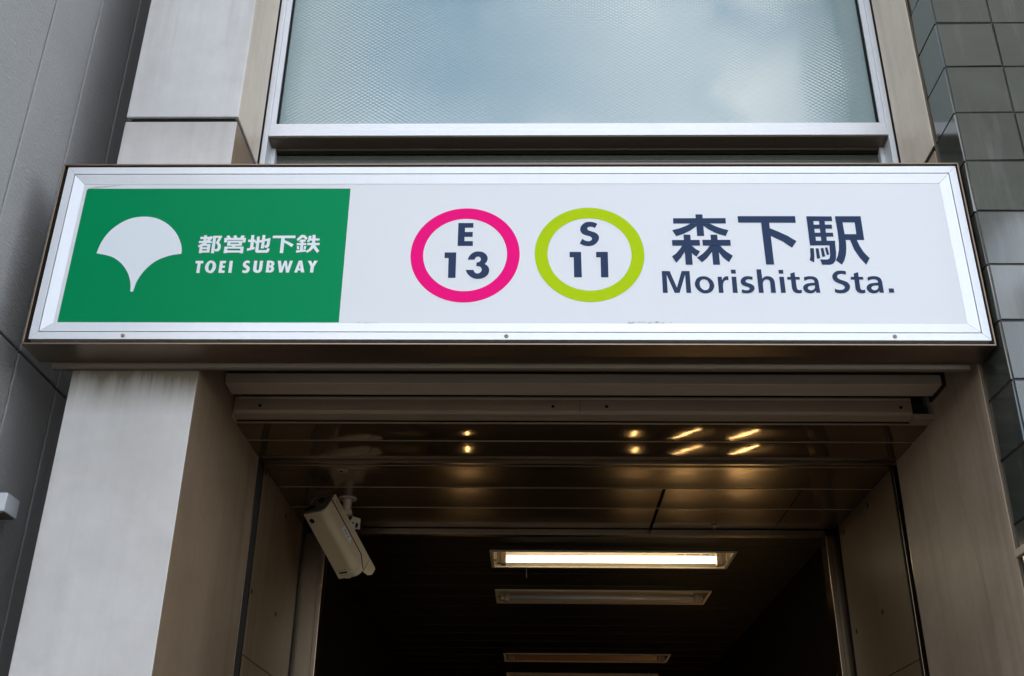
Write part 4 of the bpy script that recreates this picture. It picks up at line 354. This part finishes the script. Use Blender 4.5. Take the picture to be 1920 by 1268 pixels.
for y0, y1 in zip(ys[:-1], ys[1:]):
    cuts = sorted({y0+.0015, y1-.0015}|{q for f_ in FIX for q in f_ if y0 < q < y1})
    for p0, p1 in zip(cuts[:-1], cuts[1:]):
        mid = (p0+p1)/2
        seg = [(XL-.02, XR+.02)]
        if any(f0 < mid < f1 for f0, f1 in FIX): seg = [(XL-.02, FX0), (FX1, XR+.02)]
        for x0, x1 in seg: plank(x0, x1, p0, p1, .0008*(p1-p0)/.29, 0, 20)
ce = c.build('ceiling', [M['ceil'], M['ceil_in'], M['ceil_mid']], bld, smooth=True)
lips2 = MB()
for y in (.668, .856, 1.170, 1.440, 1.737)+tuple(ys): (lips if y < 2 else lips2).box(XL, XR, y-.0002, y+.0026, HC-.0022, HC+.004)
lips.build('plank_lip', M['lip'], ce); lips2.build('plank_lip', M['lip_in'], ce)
MB().box(XL-.1, XR+.1, .66, 12.1, .12, .16).build('ceiling_void', M['gap'], bld)
MB().box(.673, .687, 1.437, 2.066, HC+.02, HC+.03).build('plank_gap', M['gap'], ce); MB().box(1.292, 1.296, 1.437, 2.066, HC+.01, HC+.02).build('plank_gap', M['gap'], ce)
cr_ = MB(); cr_.prism([(1.074, HC-.016), (1.094, HC-.016), (1.098, HC-.008), (1.098, HC+.01), (1.074, HC+.01)], 0, XL, XR)
cr_.prism([(1.108, HC-.014), (1.112, HC-.018), (1.148, HC-.018), (1.152, HC-.014), (1.152, HC+.01), (1.108, HC+.01)], 0, XL, XR)
cr_.box(XL, XR, 1.156, 1.167, HC-.008, HC+.01)
cr_.build('ceiling_rail', M['jamb'], bld, .001)
# window above the sign
wz0, wz1 = .72, 4.2
win = MB(); WY = .495
def wbox(x0, x1, y0, y1, z0, z1): win.box(x0, x1, y0, y1, z0, z1)
for sx, xx in ((1, XL+.004), (-1, XR-.004)):
    def wb(d0, d1, y0, y1, z0, z1):
        a_, b_ = sorted((xx+sx*d0, xx+sx*d1)); win.box(a_, b_, y0, y1, z0, z1)
    wb(0, .022, WY, .60, wz0, wz1)
    wb(.0222, .044, WY+.012, .60, 1.293, wz1)
    wb(.0222, .040, WY+.075, .63, wz0, 1.2115)
win.prism([(WY-.002, 1.219), (WY-.002, 1.248), (WY+.004, 1.252), (WY+.004, 1.276), (WY+.010, 1.280), (WY+.010, 1.291), (.60, 1.291), (.60, 1.219)], 0, XL+.0265, XR-.0265)
MB().prism([(.498, 1.2145), (.515, 1.212), (.575, 1.212), (.575, 1.204), (.596, 1.204), (.63, 1.2187), (.498, 1.2187)], 0, XL+.027, XR-.027).build('transom', M['steel_dark'], bld, .001)
wf = win.build('window_frame', M['alu'], bld, .0015)
ga = MB()
for sx, xx in ((1, XL+.0485), (-1, XR-.0485)):
    a_, b_ = sorted((xx, xx+sx*.007)); ga.box(a_, b_, WY+.022, .56, 1.2915, wz1)
ga.box(XL+.045, XR-.045, .588, .5995, 1.1935, 1.2035)
ga.build('gasket', M['black'], wf)
MB().box(XL+.055, XR-.055, .530, .536, 1.2912, wz1).build('glass_pane', M['glass'], bld)
MB().box(XL+.045, XR-.045, .600, .606, wz0, 1.2035).build('glass_pane', M['glass_low'], bld)
MB().box(XL, XR, .66, .70, .71, wz1).build('window_backing', M['gap'], bld)

for xx in (XL+.0005, XR-.0035): MB().box(xx, xx+.003, .487, .494, wz0, wz1).build('sealant', M['black'], wf)
cpts = [(.523, .15), (.523, -.06), (.502, -.146), (.498, -.346), (.452, -.575), (.429, -.715), (.43, -.75)]
ck = MB()
for (y0, z0), (y1, z1) in zip(cpts[1:-1], cpts[2:]):
    ck.box(XR-.0003, XR+.0008, min(y0, y1), min(y0, y1)+.0009, z1, z0) if abs(y1-y0) < .002 else ck.hexa([(XR-.0003, y1, z1), (XR+.0005, y1, z1), (XR+.0005, y1+.0009, z1), (XR-.0003, y1+.0009, z1), (XR-.0003, y0, z0), (XR+.0005, y0, z0), (XR+.0005, y0+.0009, z0), (XR-.0003, y0+.0009, z0)])
ck.build('hairline_crack', M['stone_in'], bld)

# ------------------------------------------------------------------ station sign
sign = thing('station_sign', (0, .07, 0), 'long white station sign with green end field, two coloured rings and navy lettering', 'sign')
SX, SH, SD = 1.6, .7225, .143
hs = MB(); t_ = .0055
hs.box(-SX, SX, 0, SD, 0, t_); hs.box(-SX, SX, 0, SD, SH-t_, SH); hs.box(-SX, -SX+t_, 0, SD, t_, SH-t_); hs.box(SX-t_, SX, 0, SD, t_, SH-t_)
hs.box(-SX+t_, SX-t_, .10, SD-.002, t_, SH-t_)
hs.build('housing', M['housing'], sign, .0012)
fl = MB(); fl.prism([(SD+.001, -.004), (SD+.004, -.016), (SD+.010, -.021), (SD+.021, -.021), (SD+.021, .02), (SD+.001, .02)], 0, -1.555, 1.566)
fl.build('flashing', M['steel_dark'], sign, .001)
MB().box(-1.54, 1.55, SD, SD+.02, .0205, SH-.05).build('mounting_plate', M['black'], sign)
fr = MB()
def ring(o, i, yo, yi, yb, g):   # four mitred bars between rectangle o and rectangle i (x0,x1,z0,z1), open at the mitres by g
    (a0, a1, c0, c1), (b0, b1, d0, d1) = o, i
    for P_ in (((a0+g, c0), (a1-g, c0), (b1-g, d0), (b0+g, d0)), ((a0+g, c1), (a1-g, c1), (b1-g, d1), (b0+g, d1)),
               ((a0, c0+g), (a0, c1-g), (b0, d1-g), (b0, d0+g)), ((a1, c0+g), (a1, c1-g), (b1, d1-g), (b1, d0+g))):
        p, q, r_, s_ = P_
        fr.hexa([(p[0], yb, p[1]), (q[0], yb, q[1]), (r_[0], yb, r_[1]), (s_[0], yb, s_[1]), (p[0], yo, p[1]), (q[0], yo, q[1]), (r_[0], yi, r_[1]), (s_[0], yi, s_[1])])
ring((-1.583, 1.589, .0205, .7105), (-1.5555, 1.5625, .0470, .6820), .004, .004, .05, .0004)
ring((-1.5520, 1.5590, .0492, .6780), (-1.5155, 1.5245, .0845, .6420), .003, .0115, .05, .0004)
fr.build('frame', M['alu'], sign, .0006)
MB().box(-1.5547, 1.5617, .03, .06, .0478, .6812).build('groove', M['black'], sign)
MB().box(-1.516, 1.525, .0125, .02, .084, .6425).build('display_panel', M['acrylic'], sign)
YB = .0125
def film(name, polys, mat, parent, y0=.0004, dy=.00009):
    s = MB()
    for i, P_ in enumerate(polys):
        y = YB-y0-dy*(i % 9)
        s.add([(x, y, z) for x, z in P_], [list(range(len(P_)))])
    return s.build(name, mat, parent)
film('green_field', [[(-1.502, .0875), (-.555, .0875), (-.557, .6232), (-1.496, .6238), (-1.502, .618)]], M['green'], sign)
film('emblem', EMBLEM, M['white_film'], sign, .0010)
film('lettering', KANJI_SUBWAY, M['white_film'], sign, .0010)
film('lettering', TOEI, M['white_film'], sign, .0010)
film('lettering', KANJI_STATION, M['navy'], sign, .0006)
for (cx, cz, r0, r1), mt, gl_ in (((-.141, .3512, .1878, .1442), M['pink'], E13), ((.286, .3534, .1877, .1441), M['lime'], S11)):
    s = MB(); n = 96
    for k_ in range(n):
        a0, a1 = 2*math.pi*k_/n, 2*math.pi*(k_+1)/n
        s.quad(*[(cx+r_*math.cos(a_), YB-.0005, cz+r_*math.sin(a_)) for r_, a_ in ((r0, a0), (r0, a1), (r1, a1), (r1, a0))])
    rg = s.build('route_ring', mt, sign)
    film('route_code', gl_, M['navy'], rg, .0006)
def glyph(ch, off=0.):
    cu = bpy.data.curves.new('glyph', 'FONT'); cu.body = ch; cu.size = 1; cu.offset = off; cu.resolution_u = 6
    o = bpy.data.objects.new('glyph', cu); COL.objects.link(o)
    me = bpy.data.meshes.new_from_object(o.evaluated_get(bpy.context.evaluated_depsgraph_get()))
    vs = [(v_.co.x, v_.co.y) for v_ in me.vertices]; fs = [list(p.vertices) for p in me.polygons]
    bpy.data.objects.remove(o); bpy.data.curves.remove(cu); bpy.data.meshes.remove(me)
    return vs, fs
film('lettering', LATIN, M['navy'], sign, .0006)
for x, z in ((-1.268, .0335), (.005, .0335), (1.277, .0345)):
    s = MB(); s.cyl((x, .0042, z), (x, .001, z), .0075, 18, .0060); s.cyl((x, .001, z), (x, -.0005, z), .0060, 18, .0030)
    k_ = s.build('screw', M['steel'], sign, smooth=False)
    MB().box(x-.004, x+.004, -.0010, -.0004, z-.0007, z+.0007).build('screw_slot', M['black'], k_)
random.seed(9)
s = MB()                                         # flaking film along the panel's lower edge and top corner
for x0, x1, n in ((.405, .565, 17), (-.50, -.41, 9)):
    for i in range(n):
        x = random.uniform(x0, x1); l_ = random.uniform(.006, .02); hh = random.uniform(.001, .0045)*(1 if n > 9 else .5); z = .0848+random.uniform(0, .006 if n > 9 else .001)
        s.add([(x, YB-.0007-.00005*i, z), (x+l_, YB-.0007-.00005*i, z-.0002), (x+l_*.7, YB-.0007-.00005*i, z+hh), (x+l_*.3, YB-.0007-.00005*i, z+hh*.8)], [(0, 1, 2, 3)])
for i in range(5):
    x = -1.505+.018*i; s.add([(x, YB-.0018, .620+.003*i), (x+.05, YB-.0018, .634+.001*i), (x+.05, YB-.0018, .6350+.001*i), (x, YB-.0018, .6212+.003*i)], [(0, 1, 2, 3)])
s.build('flaking_edge', plain('flaked_film', (.46, .44, .41), .7), sign)

# ------------------------------------------------------------------ recessed fluorescent lights
def light_fixture(yc, label, tube, refl, lit=False):
    L_, D_ = 1.311, .345; x0, x1 = FX0, FX1; xc = (x0+x1)/2; y0, y1 = yc-D_/2, yc+D_/2
    t = thing('ceiling_light', (xc, yc, HC), label, 'ceiling light', 'recessed ceiling lights in the passage')
    f = MB(); w_ = .013
    for a in ((x0-.004, x1+.004, y0-.004, y0+w_), (x0-.004, x1+.004, y1-w_, y1+.004), (x0-.004, x0+w_, y0+w_, y1-w_), (x1-w_, x1+.004, y0+w_, y1-w_)): f.box(*a, HC-.010, HC-.002)
    f.build('rim', M['white_paint'], t, .001)
    b = MB(); zt = .055; ya, yb = yc-.07, yc+.07
    prof = [(y0+w_, HC-.002), (ya, zt), (yb, zt), (y1-w_, HC-.002), (y1, HC+.002), (yb+.004, zt+.004), (ya-.004, zt+.004), (y0, HC+.002)]
    b.prism(prof, 0, x0+.004, x1-.004)
    for xx in (x0+.004, x1-.012): b.box(xx, xx+.008, y0+.006, y1-.006, HC-.001, zt+.002)
    b.build('reflector', refl, t)
    for xx, s_ in ((x0+.03, 1), (x1-.03, -1)):
        so = MB(); q = sorted((xx, xx+s_*.022)); so.box(*q, yc-.022, yc+.020, HC-.030, zt-.002)
        q = sorted((xx+s_*.0222, xx+s_*.052)); so.box(*q, yc-.030, yc+.026, HC-.038, zt-.003)
        so.build('tube_socket', M['cream_w'], t, .003)
    if tube: MB().cyl((x0+.083, yc, HC-.004), (x1-.083, yc, HC-.004), .0185, 24).build('tube', tube, t, smooth=True)
    return t
f1 = light_fixture(2.651, 'lit fluorescent ceiling light with glowing tube and thin pull cord', M['tube'], M['white_paint'], True)
MB().cyl((.058, 2.545, HC-.004), (.058, 2.545, HC-.135), .0011, 8).build('pull_cord', M['cream_w'], f1)
for a, b in ((.893, .938), (.943, 1.026), (1.031, 1.075)):
    pl = MB().quad((a, 2.7293, .0482), (b, 2.7293, .0482), (b, 2.7988, .0024), (a, 2.7988, .0024)); plo = pl.build('rating_label', M['sticker'], f1)
    for q in range(5):
        t0 = .12+.17*q; y_ = 2.7293+.0695*t0; z_ = .0482-.0458*t0; e_ = b-.004-(.012 if q % 2 else 0)
        MB().quad((a+.004, y_-.0004, z_-.0006), (e_, y_-.0004, z_-.0006), (e_, y_+.0045, z_-.0036), (a+.004, y_+.0045, z_-.0036)).build('print_line', M['stone_in'], plo)
f2 = light_fixture(3.554, 'unlit ceiling light with grey tube, right behind the lit one', M['dull_tube'], M['white_paint'])
f3 = light_fixture(5.698, 'unlit ceiling light with brown stained reflector, third from the entrance', None, M['amber'])
f4 = light_fixture(6.641, 'dim ceiling light at the lower picture edge, farthest into the passage', M['dull_tube'], M['white_paint'])
# small warm lamps far down the passage that mirror in the metal ceiling
for i, (x, y, z, lb) in enumerate(((1.13, 7.0, -2.45, 'warm stair lamp low on the floor, third from the left in the passage'), (1.50, 6.0, -2.06, 'warm stair lamp standing by the right wall, deeper in the passage'),
                                   (1.53, 3.6, -1.12, 'warm lamp high on the right passage wall'), (-.58, 7.0, -2.45, 'warm stair lamp low in the passage, leftmost of the warm lamps'))):
    t = thing('passage_lamp', (x, y, z), lb, 'lamp', 'warm lamps mirrored in the metal ceiling')
    MB().box(x-.03, x+.03, y-.02, y+.30, z-.05, z-.012).build('lamp_base', M['white_paint'], t, .004)
    dx_, dy_ = ((-.05, .9), (.045, 1.5), (.02, .9), (.05, .9))[i]
    MB().cyl((x+dx_*.5, y-dy_*.5+.14, z), (x-dx_*.5, y+dy_*.5+.14, z), .0055, 12).build('lamp_tube', M['stair_lamp'], t)

# ------------------------------------------------------------------ security camera
sc_ = thing('security_camera', (-.764, 1.60, HC), 'cream box security camera hanging from the passage ceiling by a bracket', 'security camera')
av, rv, uv = Vector((.36224, .71157, -.60204)), Vector((.90172, -.43106, .03306)), Vector((.23599, .55484, .79778))
CC = Vector((-.803, 1.6225, -.187)); CW, CH, CL = .1155, .1245, .374
MC = Matrix(((rv.x, av.x, uv.x, CC.x), (rv.y, av.y, uv.y, CC.y), (rv.z, av.z, uv.z, CC.z), (0, 0, 0, 1)))
def prof(w_, z0, z1, rad, seg=8):
    P_ = [(-w_/2, z1), (-w_/2, z0+.004), (-w_/2+.004, z0)]
    for i in range(seg+1):
        a = -math.pi/2+math.pi/2*i/seg; P_.append((w_/2-rad+rad*math.cos(a), z0+rad+rad*math.sin(a)))
    return P_+[(w_/2, z1)]
body = MB().prism(prof(CW, -CH/2, .0192, .034), 1, -CL/2+.004, CL/2-.03).xf(MC).build('camera_body', M['cream'], sc_, .0012)
MB().prism(prof(CW+.0016, -CH/2-.0008, .015, .034), 1, CL/2-.0295, CL/2).xf(MC).build('front_cap', M['cream'], sc_, .002)
h2 = CH/2
cov = MB(); cw = CW/2+.0022
cov.prism([(-CL/2, .0225), (CL/2-.06, .0225), (CL/2-.012, -.012), (CL/2, -.018), (CL/2+.002, h2), (-CL/2, h2)], 0, CW/2+.0002, cw)
cov.prism([(-CL/2, .0225), (CL/2, .0225), (CL/2, h2), (-CL/2, h2)], 0, -cw, -CW/2-.0002)
cov.box(-cw+.0005, cw-.0005, -CL/2, CL/2, .0225, h2-.001)
cov.xf(MC).build('top_cover', M['cream'], sc_, .0015)
sm = MB(); sm.prism([(-CL/2, .0196), (CL/2-.061, .0196), (CL/2-.014, -.0145), (CL/2-.002, -.0205), (CL/2-.002, -.0180), (CL/2-.012, -.0120), (CL/2-.059, .0226), (-CL/2, .0226)], 0, CW/2+.0003, cw+.0004)
sm.xf(MC).build('cover_seam', M['black'], body)
vis = MB()
vis.prism([(CL/2+.003, -.030), (CL/2+.040, -.012), (CL/2+.062, .018), (CL/2+.062, h2-.006), (CL/2+.056, h2), (CL/2+.003, h2)], 0, cw-.002, cw+.001)
vis.prism([(CL/2+.003, -.030), (CL/2+.040, -.012), (CL/2+.062, .018), (CL/2+.062, h2), (CL/2+.003, h2)], 0, -cw-.001, -cw+.002)
vis.box(-cw+.002, cw-.002, CL/2+.003, CL/2+.062, h2-.003, h2)
vis.xf(MC).build('sun_visor', M['cream'], sc_, .001)
rp = MB().prism(prof(CW-.008, -CH/2+.004, h2-.006,   .030), 1, -CL/2-.0006, -CL/2+.004).xf(MC).build('rear_panel', M['steel_dark'], sc_)
s = MB(); s.cyl((.012, -CL/2-.0008, .015), (.012, -CL/2-.012, .015), .015, 16); s.box(-.055, -.012, -CL/2-.006, -CL/2-.0007, -.036, -.012)
s.xf(MC).build('cable_gland', M['black'], rp)
s = MB(); s.cyl((-.030, -CL/2+.042, -h2-.0008), (-.030, -CL/2+.042, -h2+.002), .0125, 24); s.xf(MC).build('port_hole', M['black'], body)
s = MB(); s.box(-.036, .006, CL/2-.036, CL/2-.028, -h2-.0016, -h2+.002)
for q in range(3):
    s.cyl((-.032+.016*q, CL/2-.046, -h2-.0012), (-.032+.016*q, CL/2-.046, -h2+.002), .0022, 8); s.cyl((-.026+.014*q, CL/2-.017, -h2-.0018), (-.026+.014*q, CL/2-.017, -h2+.002), .0022, 8)
s.xf(MC).build('vent_slot', M['black'], body)
def side_text(body_txt, y0, z0, hgt, xo, mat, name, parent, sp=1.0):
    vs, fs = glyph(body_txt, .012)
    k_ = hgt/.68; q = MB().add([(xo, y0+p[0]*k_*sp, z0+p[1]*k_) for p in vs], fs); return q.xf(MC).build(name, mat, parent)
st_ = MB().box(CW/2+.0001, CW/2+.0010, -.045, .032, -.014, .0130).xf(MC).build('sticker', M['sticker'], sc_)
side_text('A2-2', -.035, -.007, .0135, CW/2+.0013, M['ink'], 'handwriting', st_, 1.25)
side_text('HITACHI', -CL/2+.022, .038, .0085, cw+.0003, M['ink'], 'maker_mark', sc_, 1.25)
s = MB(); s.cyl((-.764, 1.60, HC-.001), (-.764, 1.60, HC-.010), .043, 40, .041); s.build('mount_plate', M['cream_w'], sc_, .002)
s = MB(); s.cyl((-.764, 1.60, HC-.010), (-.764, 1.60, HC-.062), .021, 28, .019); s.build('mount_stem', M['cream_w'], sc_, smooth=False)
br = MB(); br.prism([(-.815, -.086), (-.765, -.081), (-.700, -.102), (-.700, -.152), (-.722, -.150), (-.722, -.164), (-.815, -.164)], 1, 1.618, 1.623)
br.prism([(-.790, -.064), (-.742, -.064), (-.738, -.090), (-.790, -.090)], 1, 1.590, 1.6175)
br.build('bracket', M['cream_w'], sc_, .001)
s = MB(); s.prism([(-.757, -.092), (-.741, -.089), (-.738, -.098), (-.748, -.112), (-.757, -.116)], 1, 1.6168, 1.6179); s.cyl((-.733, 1.6168, -.122), (-.733, 1.6179, -.122), .0045, 12); s.prism([(-.722, -.126), (-.714, -.120), (-.707, -.132), (-.711, -.146), (-.722, -.144)], 1, 1.6168, 1.6179)
s.build('bracket_bolt', M['black'], sc_)

# ------------------------------------------------------------------ small things on the ceiling
t = thing('ceiling_sensor', (-.725, 1.2, HC), 'tiny pale plastic sensor clip on the ceiling near the security camera', 'sensor')
s = MB().box(-.746, -.708, 1.182, 1.222, HC-.012, HC-.003); s.box(-.740, -.728, 1.172, 1.1815, HC-.010, HC-.003); s.box(-.718, -.702, 1.190, 1.205, HC-.014, HC-.004); s.build('clip_body', M['cream_w'], t, .002)
MB().box(-.736, -.722, 1.190, 1.205, HC-.0135, HC-.0118).build('clip_recess', M['black'], t)
t = thing('ceiling_hook', (.986, 1.997, HC), 'tiny steel hook under the dark metal ceiling beside a plank gap', 'hook')
s = MB(); s.cyl((.986, 1.997, HC-.001), (.986, 1.997, HC-.006), .016, 16); s.build('hook_plate', M['jamb'], t)
s = MB(); s.cyl((.986, 1.997, HC-.006), (.986, 1.997, HC-.018), .0035, 8); s.build('hook_pin', M['white_paint'], t)

# ------------------------------------------------------------------ neighbouring buildings
XN = -1.72
nb = thing('grey_building', (XN-2, .5, GZ), 'grey neighbouring building with sprayed rough wall panels left of the entrance', 'building')
s = MB(); js = [.222+.327*i for i in range(-4, 12)]
s_in = MB().box(XN-4, XN-.012, js[0], js[-1], GZ, 9).build('wall', M['gap'], nb)
for y0, y1 in zip(js[:-1], js[1:]):
    for z0, z1 in ((GZ, .0755), (.0845, 9.0)): s.box(XN-.03, XN, y0+.0045, y1-.0045, z0, z1)
s.build('wall_panels', M['spray'], nb, .004)
t = thing('junction_box', (-1.68, .26, -.505), 'small pale box fixed on the grey wall at the left picture edge', 'box')
MB().box(XN+.001, -1.64, .212, .305, -.505, -.443).build('box_body', M['grey_box'], t, .002)
MB().box(XN+.004, -1.646, .217, .300, -.5095, -.5052).build('box_base', M['steel_dark'], t)
MB().cyl((-1.675, .235, -.5096), (-1.675, .235, GZ), .008, 12).build('cable_pipe', M['black'], t)
tb = thing('tiled_building', (2.6, 1, GZ), 'dark glazed tile building with square tiles right of the entrance', 'building')
XT, YT, TS = 1.610, -.030, .2095
MB().box(XT+.005, 6.5, YT+.005, .164, GZ, 9).build('wall', M['mortar'], tb)
s = MB(); random.seed(2)
rows = [.92+.2105*k_ for k_ in range(-20, 40)]
def tile(o, eu, ev, n_, w_, h_):
    o = Vector(o); eu = Vector(eu); ev = Vector(ev); n_ = Vector(n_); b_ = .0022
    tl = (random.uniform(-.0016, .0016), random.uniform(-.0016, .0016))
    P_ = [o, o+eu*w_, o+eu*w_+ev*h_, o+ev*h_]
    Q_ = [o+eu*b_+ev*b_, o+eu*(w_-b_)+ev*b_, o+eu*(w_-b_)+ev*(h_-b_), o+eu*b_+ev*(h_-b_)]
    Q_ = [q+n_*(.0052+tl[0]*(1 if i in (1, 2) else -1)+tl[1]*(1 if i > 1 else -1)) for i, q in enumerate(Q_)]
    s.add(P_+Q_, [(4, 5, 6, 7)]+[(i, (i+1) % 4, (i+1) % 4+4, i+4) for i in range(4)])
for z in rows:
    if z < GZ: continue
    tile((XT+.005, PY-.004, z+.003), (0, -1, 0), (0, 0, 1), (-1, 0, 0), .185, .2045)
    for k_ in range(22): tile((1.616+k_*TS, YT+.005, z+.003), (1, 0, 0), (0, 0, 1), (0, -1, 0), .2045, .2045)
s.build('tile_cladding', M['tile'], tb)
MB().box(1.603, 1.6095, YT+.19, YT+.1945, GZ, 8.4).build('edge_trim', M['steel_dark'], tb)
t = thing('tile_reflection', (1.6, .1, -.66), 'cream bar standing in for a warm reflection on the dark tiles at the right picture edge', 'strip')
MB().box(1.588, 1.6045, .0, .150, -.660, -.636).build('reflection_bar', M['cream_w'], t, .002)  # added bar, its cream colour imitates a warm reflection in the glazed tiles
# buildings across the street, seen only as reflections in glass and tiles
M['far_pale'] = plain('far_blue_grey_wall', (.58, .66, .78), .7); M['far_wall'] = plain('far_pale_wall', (.50, .50, .50), .7); M['far_dark'] = plain('far_dark_wall', (.07, .075, .068), .5)
def far(x0, x1, y0, y1, h_, mat, label):
    o = thing('far_building', ((x0+x1)/2, (y0+y1)/2, GZ), label, 'building', 'buildings across the street')
    q = MB().box(x0, x1, y0, y1, GZ, GZ+h_).build('wall', mat, o)
    if mat is M['far_pale']:
        for i in range(int((x1-x0)/2.4)):
            for j in range(5): MB().box(x0+.5+i*2.4, x0+2.1+i*2.4, y1+.001, y1+.03, GZ+1+j*3.2, GZ+2.7+j*3.2).build('window', M['glass_low'], o)
far(-13, -7.5, -26, -22, 36, M['far_dark'], 'dark tall building across the street to the left, behind the viewer')
far(13.0, 34, -34, -22, 17, M['far_pale'], 'pale blue grey building across the street to the right, behind the viewer')
far(15.2, 36, -40, -35, 60, M['far_dark'], 'dark tower across the street to the right, behind the viewer')
far(-8, 12.8, -80, -70, 14, M['far_wall'], 'pale low building far across the street, behind the viewer')
